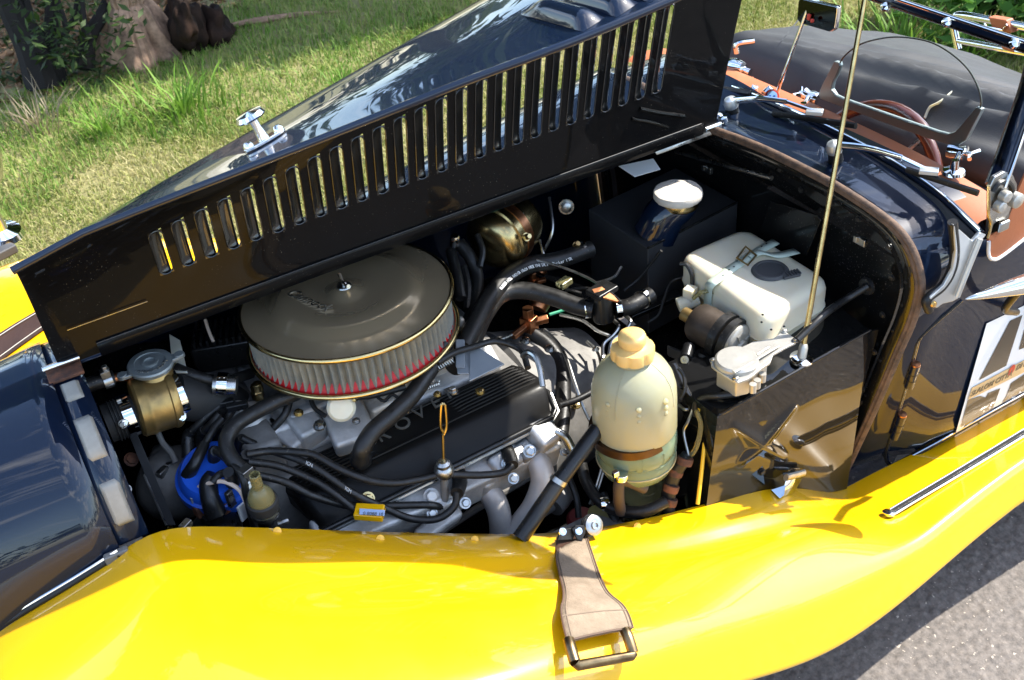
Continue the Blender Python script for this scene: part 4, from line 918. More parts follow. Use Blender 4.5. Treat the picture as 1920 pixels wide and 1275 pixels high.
# ---- air filter
AF = Vector((.4185, 0, .900)); AB = .824
acl = E('air_filter', lathe([(.0001, .016), (.012, .0155), (.020, .012), (.030, .007), (.042, .0055), (.075, .0095), (.105, .0125), (.117, .0105), (.127, .002), (.136, -.0015), (.168, -.0025), (.1765, -.003)], AF, (0, 0, 1), 96), STAIN, label='round chrome-lidded air filter')
RIMM = mat('yellow_reflection_chrome', (.72, .55, .25), .2, 1, var=.25, vscale=20)  # chrome rims; the yellow wing's reflection is put into the base colour
E('lid_rim', tube([AF+Vector((.1765*math.cos(t), .1765*math.sin(t), -.0055)) for t in np.linspace(0, 2*math.pi, 96, endpoint=False)], .0046, 10, closed=True, flat=.8), RIMM, acl)
E('base_rim', tube([Vector((AF.x+.1775*math.cos(t), .1775*math.sin(t), AB)) for t in np.linspace(0, 2*math.pi, 96, endpoint=False)], .0046, 10, closed=True), RIMM, acl)
E('base_pan', lathe([(.12, -.03), (.13, -.012), (.172, -.004), (.176, .0)], (AF.x, 0, AB), (0, 0, 1), 64), STEEL, acl)
NP_ = 84; rows = []; zb, zt = AB+.003, AF.z-.009
jit = [random.uniform(-.35, .35) for _ in range(NP_)]
for i in range(15):
    q = i/14; z = lerp(zb, zt, q); rr = []
    for k in range(NP_*6):
        ph = k/6; fi = int(ph) % NP_; u = ph-int(ph); t = 2*math.pi*(ph+.16*jit[fi]*math.sin(q*5+fi)*(1-abs(2*q-1)) + .10*math.sin(q*3.1))/NP_
        tri = math.sin(math.pi*u)**2; wv = .0100*tri
        rr.append(Vector((AF.x+(.162+wv)*math.cos(t), (.162+wv)*math.sin(t), z)))
    rows.append(rr)
E('filter_pleats', grid(rows, True), FILT, acl, ang=80)
E('red_seal', lathe([(.158, .024), (.1675, .008), (.1705, .003), (.171, -.001)], (AF.x, 0, AB), (0, 0, 1), 96), RED, acl)
E('red_top_seal', lathe([(.1708, 0), (.1705, -.005), (.165, -.007)], (AF.x, 0, zt+.002), (0, 0, 1), 96), RED, acl)
wn = AF+Vector((0, 0, .0158)); wing_nut(wn, (.1, -.15, 1), .0085, acl); E('washer', lathe([(.013, 0), (.012, .002), (.0001, .002)], wn, (0, 0, 1), 20), STEEL, acl)
l0 = onz(534, 551, .9115); l1 = onz(622, 588, .9115); l2 = onz(545, 520, .9115)
text('lid_script', 'Cannock', .027, frame_mat(l0, l1-l0, l2-l0), STEEL, acl, .0005, .35)
# ---- radiator header tank
ht = ony(291, 756, 0.); HX0, HX1 = ony(247, 760, 0).x, ony(333, 750, 0).x; hr_ = .047
tank = E('header_tank', lathe([(.0001, 0), (hr_*.6, .001), (hr_*.93, .003), (hr_, .007), (hr_, .018), (hr_*1.02, .020), (hr_*1.02, .024), (hr_*.99, .026), (hr_*.99, HX1-HX0-.014), (hr_*1.03, HX1-HX0-.012), (hr_*1.03, HX1-HX0-.006), (hr_*.95, HX1-HX0), (.0001, HX1-HX0)], (HX0, 0, ht.z+.004), (1, 0, -.10), 48), BRASS, label='brass radiator header tank')
cp = onz(282, 682, ht.z+.064)
E('filler_neck', lathe([(.030, -.022), (.024, -.014), (.021, -.006), (.021, -.002)], cp, (.05, -.05, 1), 32), BRASS, tank)
ZINC = mat('radiator_cap_zinc', (.27, .30, .30), .42, .55, var=.2, vscale=40, bump=.06, bscale=120)
rc = E('radiator_cap', lathe([(.027, -.007), (.034, -.006), (.0355, 0), (.034, .003), (.024, .0045), (.0235, .003), (.013, .003), (.0125, .0055), (.009, .006), (.0085, .003), (.0001, .003)], cp, (.05, -.05, 1), 40), ZINC, tank)
for k in (-1, 1): E('cap_ear', join(box(cp+Vector((.036*k, -.004, -.002)), (.02, .016, .006)), lathe([(.008, -.004), (.008, .004)], cp+Vector((.045*k, -.004, -.001)), (0, 0, 1), 14)), ZINC, rc, bevel=.0015)
for k, s_ in enumerate('HEAVY-DUTY'):
    t = -1.25+.28*k-1.57+1.27-1.27+.0; t = -2.6+.23*k; o_ = cp+Vector((.0285*math.cos(t), .0285*math.sin(t), .0045)); text('cap_letter', s_, .0085, frame_mat(o_, (-math.sin(t), math.cos(t), 0), (-math.cos(t), -math.sin(t), 0)), STEEL, rc, .0004, align='CENTER')
Lz = ht.z-.004
hl = E('radiator_hose', tube([Vector((-.0, .0, Lz)), Vector((.03, 0, Lz)), Vector((HX0+.012, 0, Lz))], .031, 24), RUBM, tank)
for k in range(5): E('hose_ridge', tube([Vector((.012+.005*k, .0325*math.cos(t), Lz+.0325*math.sin(t))) for t in np.linspace(0, 6.283, 28, endpoint=False)], .0012, 6, closed=True), RUBM, hl)
clampband(Vector((HX0-.010, 0, Lz)), (1, 0, 0), .0335, .016, tank, ony(232, 795, -.033))
clampband(Vector((HX1+.006, 0, ht.z)), (1, 0, 0), .037, .012, tank, ony(341, 782, -.036))
E('top_hose', tube([Vector((HX1-.002, 0, ht.z)), ony(365, 748, 0), ony(410, 752, .01), ony(450, 776, .03), ony(480, 810, .05)], [.036, .037, .037, .034], 24), RUBM, tank)
E('overflow_pipe', tube([ony(248, 706, .03), ony(212, 708, .03)], .0075, 12, sm=False), COPPER, tank); E('overflow_hose', tube([ony(214, 708, .03), ony(190, 714, .03), ony(165, 722, .03)], .012, 12), RUB, tank)
E('jubilee_clip', join(box(ony(197, 700, .022), (.014, .014, .012)), lathe([(.0125, -.007), (.0135, -.007), (.0135, .007), (.0125, .007)], ony(202, 712, .03), (1, 0, 0), 20), bolt(ony(197, 694, .02), .005, .008)), STEEL, tank, bevel=.001)
# dark things beyond the tank: fin cooled ignition box and bracket
ib = onz(425, 648, .80); ign = E('ignition_amplifier', box(ib, (.11, .07, .05), rotz(-.35)), BLKP, bevel=.004)
for k in range(9): E('fin', box(ib+rotz(-.35)@Vector((-.045+.011*k, 0, .03)), (.004, .066, .014), rotz(-.35)), BLKP, ign)
E('white_plate', prism([onz(325, 700, .86), onz(352, 700, .86), onz(338, 640, .87), onz(318, 628, .87)], (0, 0, .002)), WPLA)
E('vacuum_hose', tube(hosepx([(330, 690, .86), (370, 705, .85), (420, 715, .83), (470, 700, .80)]), .009, 12), RUB)
for q in ([(365, 560, .82), (370, 610, .80), (360, 650, .78)], [(385, 600, .86), (392, 622, .85), (400, 640, .84)]): E('cable', tube(hosepx(q), .003, 8), WIREW if q[0][0] > 380 else BLKP)
# ---- block, heads, manifold
blk = E('engine_block', join(box((.42, 0, .60), (.50, .30, .22)), box((.20, 0, .62), (.06, .26, .30))), GALU, bevel=.012)
bh = E('bell_housing', lathe([(.165, 0), (.175, .012), (.168, .03), (.145, .12), (.12, .20), (.0001, .2)], (.672, -.02, .515), (1, 0, -.04), 48), GALU, ang=50)
man = E('inlet_manifold', join(box((.42, .02, .735), (.40, .22, .05)), box((.42, -.075, .715), (.44, .07, .05), Matrix.Rotation(.5, 3, 'X')), lathe([(.085, 0), (.08, .04), (.06, .05)], (.42, 0, .755), (0, 0, 1), 32)), ALU, bevel=.012, seg=3, label='cast aluminium inlet manifold')
def lump(name, a, b, z, s, rot=0., m=ALU, parent=man, bev=.008, tilt=0.):
    return E(name, box(onz(a, b, z), s, rotz(rot)@Matrix.Rotation(tilt, 3, 'X')), m, parent, bevel=bev, seg=3)
for a, b, z, s, r_, t_ in ((500, 800, .735, (.075, .075, .05), .0, .2), (565, 790, .745, (.05, .09, .045), .15, .25), (655, 800, .740, (.07, .08, .04), -.1, .35), (590, 760, .755, (.10, .05, .03), .0, .0), (705, 752, .735, (.05, .06, .04), .1, .3), (785, 712, .735, (.05, .05, .04), -.2, .3), (865, 672, .74, (.06, .05, .04), 0, .2), (545, 830, .725, (.04, .05, .05), .4, .3)):
    lump('runner', a, b, z, s, r_, tilt=t_)
for a, b, r_ in ((600, 800, .008), (505, 770, .007), (760, 770, .006), (850, 735, .006)): E('manifold_bolt', bolt(onz(a, b, .772), r_, .010), STEEL, man)
tb_ = E('carburettor', join(lathe([(.07, 0), (.062, .02), (.062, .045)], (.42, 0, .785), (0, 0, 1), 32), box((.40, -.075, .80), (.06, .03, .03))), SILV, bevel=.003)
dv = E('choke_diaphragm', lathe([(.0001, -.008), (.019, -.007), (.023, -.002), (.023, .002), (.018, .008), (.0001, .010)], onz(640, 764, .80), (-.25, -.75, .5), 28), WPLA, tb_); E('diaphragm_stem', tube([onz(640, 758, .80), onz(668, 748, .81)], .004, 8), GOLD, dv)
sn = E('temperature_sender', join(lathe([(.011, 0), (.011, .014), (.009, .016), (.009, .026)], onz(485, 745, .775), (0, 0, 1), 6), lathe([(.0085, 0), (.008, .014), (.0001, .015)], onz(485, 731, .80), (0, 0, 1), 18)), GOLD, man, bevel=.0008)
E('thermostat_housing', join(lathe([(.034, -.03), (.036, 0), (.030, .01), (.026, .03)], onz(460, 790, .76), (-.6, 0, .8), 28), box(onz(478, 812, .745), (.07, .05, .03), rotz(.3))), ALU, bevel=.003)
hc = E('hose_connector', lathe([(.017, -.02), (.018, 0), (.016, .016)], onz(425, 722, .83), (.8, -.4, -.2), 20), STEEL); E('clamp_band', lathe([(.019, -.008), (.0195, 0), (.019, .008)], onz(418, 720, .832), (.8, -.4, -.2), 20), CHROME, hc)
# throttle linkage: springs, rod, bracket
E('throttle_bracket', prism([onz(852, 662, .80), onz(880, 640, .81), onz(946, 682, .79), onz(880, 714, .79), (onz(880, 700, .79)), onz(858, 700, .79)], (0, 0, -.003)), GREYPL, bevel=.001)
E('cable_stop', prism([onz(855, 640, .82), onz(872, 640, .82), onz(872, 690, .80), onz(855, 690, .80)], (.002, .006, 0)), GREYPL, bevel=.001)
E('throttle_cable', tube(hosepx([(820, 680, .82), (850, 662, .82), (890, 650, .815), (930, 640, .81), (975, 655, .80), (990, 690, .79)]), .0055, 10), RUB)
def spring(p0, p1, r, n, parent=None):
    P0, P1 = Vector(p0), Vector(p1); a_, u, v = basis(P1-P0); return E('return_spring', tube([P0+(P1-P0)*(k/(n*8))+(u*math.cos(k*math.pi/4)+v*math.sin(k*math.pi/4))*r for k in range(n*8+1)], .0011, 6, sm=False), STEEL, parent)
spring(onz(790, 730, .775), onz(825, 718, .78), .004, 9); spring(onz(818, 690, .80), onz(850, 672, .81), .0065, 8)
E('fuel_pipe', tube(hosepx([(645, 745, .80), (690, 742, .80), (720, 735, .80), (760, 725, .80)]), .006, 10), RUB)
# ---- near rocker cover
U0, U1 = ony(518, 886, -.125), ony(968, 679, -.130); W0, W1 = ony(566, 926, -.185), ony(1018, 711, -.190)
G0, G1 = ony(610, 994, -.235), ony(1036, 782, -.245); I0, I1 = U0+Vector((0, .012, -.05)), U1+Vector((0, .012, -.05))
def at(s, P0, P1): return lerp(P0, P1, s)
rows = []
for s, k in ((-.012, .55), (-.004, .9), (.02, 1.), (.15, 1), (.3, 1), (.5, 1), (.7, 1), (.85, 1), (.98, 1.), (1.003, .9), (1.012, .55)):
    a, b, c, d = at(s, I0, I1), at(s, U0, U1), at(s, W0, W1), at(s, G0, G1)
    mid = (a+d)/2; sec = [a, lerp(a, b, .8), b+Vector((0, -.004, 0))*1, lerp(b, c, .5)+Vector((0, 0, .0015)), c+Vector((0, .004, 0)), lerp(c, d, .12)+Vector((0, -.006, .002)), lerp(c, d, .5)+Vector((0, -.006, .0)), lerp(c, d, .92), d]
    rows.append([mid+(p-mid)*(k if 0 < i < 8 else 1) if k < 1 else p for i, p in enumerate(sec)])
rck = E('rocker_cover', grid([spline(r, 4) for r in rows]), ROCK, label='black ribbed rocker cover of the near cylinder bank', ang=50, solid=.002)
e0, e1 = grid([spline(r, 4) for r in rows]), None
for idx in (0, -1): E('end_wall', ([*spline(rows[idx], 4)], [tuple(range(len(spline(rows[idx], 4))))]), ROCK, rck, smooth=False)
un = (W0-U0); Nr = (U1-U0).cross(W0-U0).normalized(); Nr = Nr if Nr.z > 0 else -Nr
RBV = BVHTree.FromPolygons(*grid([spline(r, 4) for r in rows]))
def onr(p, l=0.):
    h = RBV.ray_cast(p+Nr*.06, -Nr)[0]; return (h if h is not None else p)+Nr*l
NRB = 9
for i in range(NRB):
    q = (i+.5)/NRB
    segs = [(.012, .985)] if i in (0, NRB-1) else [(.015, .315), (.655, .985)]
    for a, b in segs:
        off = .0028
        E('cover_rib', tube([onr(lerp(at(lerp(a, b, k/8), U0, U1), at(lerp(a, b, k/8), W0, W1), q), -.002 if k in (0, 8) else .0012) for k in range(9)], .0024, 8, sm=False, flat=1.1), ROCK, rck)
LET = mat('raised_letter_edge', (.13, .125, .11), .35, .3)
for ch, (a, b) in zip('ROVER', ((712, 832), (746, 812), (782, 790), (814, 769), (842, 752))):
    o_ = onr(onp(a, b, U0, Nr), .0012); text('cover_letter', ch, .036, frame_mat(o_, U1-U0, U0-W0), LET, rck, .0013)
gk = E('cover_flange', tube([G0+Vector((-.012, .0, 0)), G0, G1, G1+Vector((.012, .01, .004)), G1+Vector((.016, .04, .02)), I1+Vector((.014, 0, 0))], .005, 10, sm=False), BLKP, rck)
E('gasket_edge', tube([G0+Vector((0, -.002, -.007)), G1+Vector((0, -.002, -.007)), G1+Vector((.016, .008, -.002)), G1+Vector((.022, .04, .014))], .004, 8, sm=False), STEEL, rck)
for a, b in ((944, 812), (689, 930+5)): q = ony(a, b, -.222 if a > 900 else -.232); E('cover_screw', bolt(q, .0085, .012, (0, -.8, .6)), GOLD, rck)
E('lifting_eye', tube([onz(980, 668, .80), onz(990, 660, .815), onz(1003, 668, .812), onz(1012, 690, .80), onz(1018, 725, .78)], .005, 8), STEEL, rck)
# far rocker cover, mostly hidden below the bonnet
rf = E('far_rocker_cover', box((.43, .20, .70), (.46, .10, .07), Matrix.Rotation(-.5, 3, 'X')), ROCK, bevel=.015)
# breather hose and thick hoses
brz = E('breather_hose', tube([onz(835, 645, .82), onz(808, 690, .80), onz(775, 738, .79), onz(738, 775, .785), onz(700, 808, .78), onz(680, 840, .765), onz(676, 862, .74)], .0145, 16), RUB); E('breather_cuff', lathe([(.0165, -.004), (.0175, .002), (.0165, .014), (.013, .016)], onz(677, 864, .725), (0, -.1, 1), 18), RUB, brz)
E('bypass_hose', tube([onz(560, 735, .80), onz(520, 752, .80), onz(470, 778, .80), onz(438, 800, .80), onz(424, 830, .79), onz(436, 862, .775), onz(470, 890, .755)], .0125, 14), RUB)
E('vacuum_hose', tube([onz(545, 742, .79), onz(535, 775, .775), onz(515, 800, .76), onz(490, 828, .745)], .0065, 10), RUB)
hcl = E('pinch_clamp', join(box(onz(462, 888, .765), (.02, .016, .022), rotz(.4)), bolt(onz(462, 903, .755), .006, .014, (0, -.5, -.8))), STEEL, bevel=.002)
# ---- distributor with boots and leads
dc = onz(402, 882, .738); dist = E('distributor', lathe([(.045, -.07), (.05, -.05), (.052, -.03), (.063, -.028), (.063, -.014), (.058, -.012), (.056, 0), (.050, .008), (.0001, .009)], dc, (.0, -.30, 1), 40), BLUE, label='blue distributor cap')
for a, b in ((350, 900), (432, 935)): E('cap_clip', box(onz(a, b, .725), (.012, .008, .03), rotz(.5)), STEEL, dist, bevel=.001)
boots = [((354, 858), (352, 820), (358, 808)), ((352, 892), (366, 868), (384, 832)), ((403, 866), (401, 848), (405, 846)), ((380, 832), (378, 812), (384, 806)), ((415, 818), (415, 800), (421, 795)), ((450, 850), (450, 830), (455, 822)), ((436, 905), (432, 890), (428, 885)), ((460, 870), (458, 858), (462, 852))]
for b_, m_1, t_ in boots:
    E('lead_boot', tube([onz(*b_, .742), onz(*m_1, .765), onz(*t_, .775)], [.0115, .0095, .0085], 14), BLKP, dist)
leads = [
    [(455, 822, .775), (497, 841, .76), (581, 871, .745), (661, 924, .70), (722, 953, .66), (770, 972, .635), (819, 973, .625), (851, 950, .635), (857, 922, .655)],
    [(462, 852, .775), (505, 846, .765), (560, 848, .76), (593, 855, .752), (635, 878, .735), (687, 899, .715), (738, 906, .70), (787, 899, .69), (829, 890, .685), (900, 891, .665), (943, 886, .655), (960, 873, .655)],
    [(466, 866, .77), (522, 874, .752), (587, 900, .725), (625, 924, .705), (664, 955, .675)],
    [(470, 888, .765), (532, 903, .74), (583, 928, .71), (635, 944, .68), (676, 950, .665), (738, 948, .655), (803, 947, .64), (828, 951, .625)],
    [(405, 846, .775), (430, 865, .775), (455, 895, .765), (462, 930, .735), (470, 960, .70), (478, 992, .66)],
    [(384, 832, .775), (395, 815, .785), (404, 800, .79), (418, 785, .795)], [(358, 808, .775), (372, 795, .785), (390, 778, .795), (410, 762, .80)],
    [(384, 806, .775), (400, 790, .79), (412, 775, .80)], [(421, 795, .775), (432, 775, .79), (445, 755, .80)], [(428, 885, .765), (412, 890, .76), (398, 905, .755)]]
for q in leads: E('ignition_lead', tube(hosepx(q), .0062, 10), RUB)
E('lead_comb', join(*[box(onz(a, b, .80), (.034, .012, .012), rotz(-.3)) for a, b in ((420, 757), (445, 762))]), BLKP, bevel=.002)
for q, tx, (a, b), (c, d) in ((0, 'IGN', (575, 866), (595, 876)), (1, 'ICM', (560, 845), (580, 850)), (0, 'IGM', (648, 913), (668, 927))):
    z_ = .752 if a < 600 else .715 if a < 700 else .648
    o_ = onz(a, b+3, z_)-_f*.009; x_ = onz(c, d+3, z_)-_f*.009; text('lead_print', tx, .0085, frame_mat(o_, x_-o_, UPV), WHITE, car, .0001)
for q0, q1 in (((1, 6), None),): pass
lt = E('lead_label', prism([onz(a, b, .672) for a, b in ((670, 952), (724, 955), (718, 980), (664, 976))], (0, 0, .012)), YEL, bevel=.002); E('label_field', prism([onz(a, b, .6855) for a, b in ((674, 954), (722, 957), (721, 968), (674, 965))], (0, 0, .0012)), LABELB, lt, bevel=.0004); text('label_print', '0 8088 10', .008, frame_mat(onz(680, 965, .6875), onz(715, 967, .6875)-onz(680, 965, .6875), (0, 1, .2)), DGREY, lt, .0001)
# plug boots and heads under the rocker cover
hd = E('cylinder_head', join(box((.44, -.225, .615), (.44, .07, .07), Matrix.Rotation(.35, 3, 'X'))), ALU, bevel=.008, label='aluminium cylinder head under the rocker cover')
for a, b, z, s, r_ in ((835, 935, .615, (.06, .04, .05), .2), (945, 870, .63, (.06, .04, .05), .2), (820, 985, .585, (.09, .03, .035), .25), (1018, 815, .66, (.045, .05, .04), .2), (900, 900, .61, (.03, .05, .05), .3), (735, 975, .60, (.05, .03, .03), .3), (880, 910, .62, (.03, .03, .03), .3), (975, 850, .64, (.05, .03, .03), .3)): E('port_boss', box(onz(a, b, z), s, rotz(r_)@Matrix.Rotation(.5, 3, 'X')), ALU, hd, bevel=.009, seg=3)
for a, b, z, r_ in ((808, 930, .64, .016), (872, 943, .62, .0115), (962, 897, .63, .0115), (992, 846, .655, .0135), (905, 903, .62, .012), (810, 962, .62, .011), (1057, 847, .62, .009), (950, 870, .65, .012)): E('head_bolt', bolt(onz(a, b, z), r_*.62, r_*.9, (-.1, -.75, .65)), ALU if r_ > .015 else STEEL, hd)
for q in ([(960, 873, .655), (955, 855, .655), (948, 840, .65)], [(857, 925, .655), (862, 905, .65), (860, 885, .645)]): E('plug_boot', tube(hosepx(q), [.011, .013, .012], 12), RUB, hd)
E('coolant_pipe', tube(hosepx([(1040, 808, .67), (1058, 818, .66), (1070, 838, .64), (1076, 850, .63)]), .008, 12), STEEL); E('pipe_clip', lathe([(.011, -.008), (.012, 0), (.011, .008)], onz(1076, 853, .625), (.3, -.6, -.6), 16), CHROME)
# dipstick
dz_ = ony(832, 878, -.262); dtop = ony(829, 760, -.262)
dip = E('dipstick', tube([dz_, lerp(dz_, dtop, .55)], .0026, 8, sm=False), GOLD, label='brass dipstick with loop handle')
E('loop', tube([ony(a, b, -.262) for a, b in ((832, 815), (837, 800), (835, 764), (831, 758), (827, 762), (826, 798), (832, 812))], .0024, 8), GOLD, dip)
E('collar', lathe([(.0155, -.012), (.0165, -.004), (.0155, .002), (.0115, .006), (.0115, .012), (.007, .016), (.0001, .016)], ony(832, 878, -.262), (0, -.05, 1), 28), STEEL, dip); E('tube', tube([ony(832, 888, -.262), ony(834, 930, -.264), ony(834, 985, -.266)], .0065, 10), GALU, dip)
# exhaust manifold pipes and steering column
EXH = mat('exhaust_grey', (.56, .53, .50), .5, .4, col2=(.42, .38, .36), vscale=12, bump=.2, bscale=150)
E('exhaust_pipe', tube([onz(892, 905, .59), onz(915, 920, .585), onz(934, 955, .55), onz(940, 1000, .50), onz(940, 1050, .45)], [.018, .0205, .0205, .0205], 20), EXH)
E('exhaust_pipe', tube([onz(992, 852, .625), onz(1010, 868, .62), onz(1018, 905, .59), onz(1002, 950, .55), onz(972, 990, .51), onz(950, 1030, .48)], [.018, .0215, .0215, .0205], 20), EXH)
for a, b, z in ((995, 850, .625), (890, 900, .60)): E('exhaust_flange', box(onz(a-2, b+6, z), (.05, .018, .06), rotz(.2)@Matrix.Rotation(.5, 3, 'X')), GALU, bevel=.006)
E('steering_column', tube([ony(1120, 805, -.335), ony(1050, 900, -.36), ony(975, 1010, -.385)], .0135, 14, sm=False), BLKP); E('column_clamp', tube([ony(1050, 897, -.36), ony(1045, 905, -.361)], .0148, 14, sm=False), STEEL)
E('engine_stay', tube([onz(760, 1040, .46), onz(900, 950, .49), onz(1000, 890, .5)], .007, 8), GALU)
E('starter_cable', tube([onz(1010, 960, .50), onz(1040, 940, .5), onz(1075, 920, .5)], .014, 12), GALU); E('starter_cap', lathe([(.022, 0), (.024, .02), (.022, .045), (.016, .05)], onz(1035, 950, .50), (.8, .4, .1), 20), GALU)
# alternator, strut, coil, fuel filter
alt = E('alternator', join(blob(onz(332, 905, .665), .066, 0, (1, .9, 1), 28, 2, .06), lathe([(.05, 0), (.062, .012), (.062, .03), (.045, .04)], onz(300, 905, .66), (1, -.2, .1), 32)), GALU, ang=50)
for a, b in ((322, 868), (305, 885), (345, 880), (348, 985)): E('alternator_lug', box(onz(a, b, .72), (.02, .012, .012), rotz(.6)), STEEL, alt, bevel=.002)
E('radiator_strut', prism([onz(238, 806, .78), onz(254, 806, .78), onz(330, 985, .66), onz(310, 985, .66)], (0, .003, -.003)), DGREY, bevel=.0008); E('strut_edge', tube([onz(270, 890, .725), onz(312, 985, .66)], .002, 6, sm=False), STEEL)
E('side_bolt', bolt(onz(246, 862, .73), .009, .008, (.3, -.6, .7)), RUST); E('side_bolt', bolt(onz(237, 918, .72), .006, .006, (.3, -.6, .7)), STEEL)
E('pipe_stub', tube(hosepx([(293, 803, .78), (305, 830, .76), (320, 848, .75), (330, 868, .74)]), .005, 8), GALU)
co = onz(402, 985, .665); coil = E('ignition_coil', lathe([(.040, -.10), (.041, -.02), (.0425, -.012), (.040, -.004), (.030, .006), (.016, .012), (.014, .028), (.0001, .03)], co, (.02, -.1, 1), 32), BLKP)
E('coil_boot', tube([onz(405, 965, .70), onz(395, 935, .725), onz(391, 908, .74), onz(400, 890, .752)], [.017, .0155, .0145, .012], 18), BLKP, coil)
for a, b in ((372, 958), (420, 950)): E('coil_terminal', box(onz(a, b, .70), (.012, .016, .022), rotz(.3)), RUST, coil, bevel=.002)
E('spade_cover', box(onz(366, 945, .71), (.009, .009, .034)), GREYPL, coil, bevel=.001)
E('coil_wire', tube(hosepx([(366, 928, .725), (370, 915, .735), (392, 906, .75), (420, 903, .755), (448, 918, .745), (462, 945, .72), (476, 968, .69)]), .0035, 8), WIREW)
ff0 = ony(498, 962, -.232); ffx = (.0, -.12, 1)
ffl = E('fuel_filter', lathe([(.0001, 0), (.018, .002), (.020, .010), (.0205, .034), (.018, .046), (.012, .056), (.0085, .060), (.0085, .088), (.0065, .089), (.0065, .07)], ff0, ffx, 28), OLIVE, label='amber plastic filter with a black rubber band')
fe_ = E('filter_element', lathe([(.0001, .008), (.015, .010), (.015, .042), (.008, .054)], ff0, ffx, 18), WPLA, ffl); E('band', lathe([(.0215, .012), (.0235, .014), (.0235, .031), (.0215, .033)], ff0, ffx, 28), RUBM, ffl); E('base_ring', lathe([(.0215, 0), (.0225, .004), (.0215, .008)], ff0, ffx, 28), STEEL, ffl); E('outlet', join(lathe([(.016, 0), (.007, -.012), (.007, -.03)], ff0, ffx, 18), bolt(ff0+Vector((.012, -.008, -.024)), .004, .016, (1, -.2, .1))), STEEL, ffl)
E('id_tag', box(onz(455, 960, .70), (.014, .004, .03), rotz(.5)), WHITE)
# ---- hoses to the bulkhead
hA = [onz(868, 655, .80), onz(888, 615, .80), (onz(912, 568, .80)), onz(945, 525, .80), onz(990, 498, .79), onz(1045, 488, .78), onz(1108, 467, .775)]
h1 = E('heater_hose', tube(hA, .0165, 18), RUB, label='printed black rubber heater hose'); E('hose_end_clip', lathe([(.0172, -.006), (.018, 0), (.0172, .006)], onz(1092, 471, .776), (.85, .3, 0), 20), STEEL, h1)
sp_ = spline(hA, 14); d_ = [0]
for i in range(1, len(sp_)): d_.append(d_[-1]+(sp_[i]-sp_[i-1]).length)
txt = 'RUBBER HOSE RADIOR 18x24 MADE IN ITALY  Parker ITR'; st0, st1 = d_[-1]*.40, d_[-1]*.86
for k, ch in enumerate(txt):
    if ch == ' ': continue
    s_ = lerp(st0, st1, k/(len(txt)-1)); i = max(1, min(len(sp_)-1, int(np.searchsorted(d_, s_)))); p_ = lerp(sp_[i-1], sp_[i], (s_-d_[i-1])/max(1e-6, d_[i]-d_[i-1])); tg = (sp_[i]-sp_[i-1]).normalized(); vn = (CP-p_); vn = Vector((-.2, -.72, .66)); vn = (vn-tg*vn.dot(tg)).normalized(); yv = vn.cross(tg)
    text('hose_letter', ch, .0085, frame_mat(p_+vn*.0163-yv*.010, tg, yv), WHITE, h1, .0003)
E('heater_hose', tube([onz(850, 690, .77), onz(885, 640, .775), onz(908, 590, .78), onz(940, 552, .78), onz(985, 545, .775), onz(1040, 558, .765), onz(1080, 573, .755), onz(1112, 580, .75)], .0165, 18), RUB)
tv = onz(1130, 575, .748); hv = E('heater_valve', join(lathe([(.0001, -.03), (.020, -.028), (.020, .03), (.018, .034)], tv, (0, .1, 1), 22), box(tv+Vector((0, 0, .036)), (.05, .036, .012), rotz(.2))), BLKP, bevel=.003)
for a, b in ((1098, 578), (1158, 578)): clampband(onz(a, b, .75), (.9, -.3, 0), .0172, .010, hv)
E('valve_lever', prism([onz(1110, 545, .79), onz(1128, 540, .79), onz(1162, 565, .775), (onz(1158, 568, .775)), onz(1118, 556, .785)], (0, 0, .003)), COPPER, hv); E('valve_cable', tube(hosepx([(955, 488, .80), (1000, 487, .80), (1050, 500, .795), (1100, 520, .79), (1140, 545, .785), (1164, 566, .776)]), .0024, 8), STEEL, hv)
E('heater_hose', tube([onz(1158, 578, .748), onz(1180, 575, .75), onz(1205, 562, .752), onz(1222, 552, .755)], .0155, 16), RUB); clampband(onz(1206, 560, .752), (.9, .3, 0), .0165, .010)
for q, r_, m_1 in (([(860, 455, .85), (880, 480, .83), (895, 520, .80), (890, 570, .78), (870, 620, .76)], .012, RUB), ([(845, 470, .84), (858, 520, .82), (865, 560, .80)], .010, RUB), ([(900, 600, .70), (880, 640, .70), (860, 670, .72)], .012, RUB), ([(990, 620, .68), (1030, 650, .66), (1052, 690, .64), (1056, 760, .62), (1050, 820, .60)], .015, RUB), ([(1050, 760, .66), (1080, 750, .66), (1110, 735, .66)], .006, RUB)): E('hose', tube(hosepx(q), r_, 12), m_1)
E('hose_end', lathe([(.011, 0), (.011, .02), (.006, .024)], onz(862, 610, .78), (-.3, -.5, .8), 16), SILV); E('hose_end', lathe([(.009, 0), (.009, .02), (.006, .024)], onz(852, 458, .86), (0, -.4, 1), 14), CHROME)
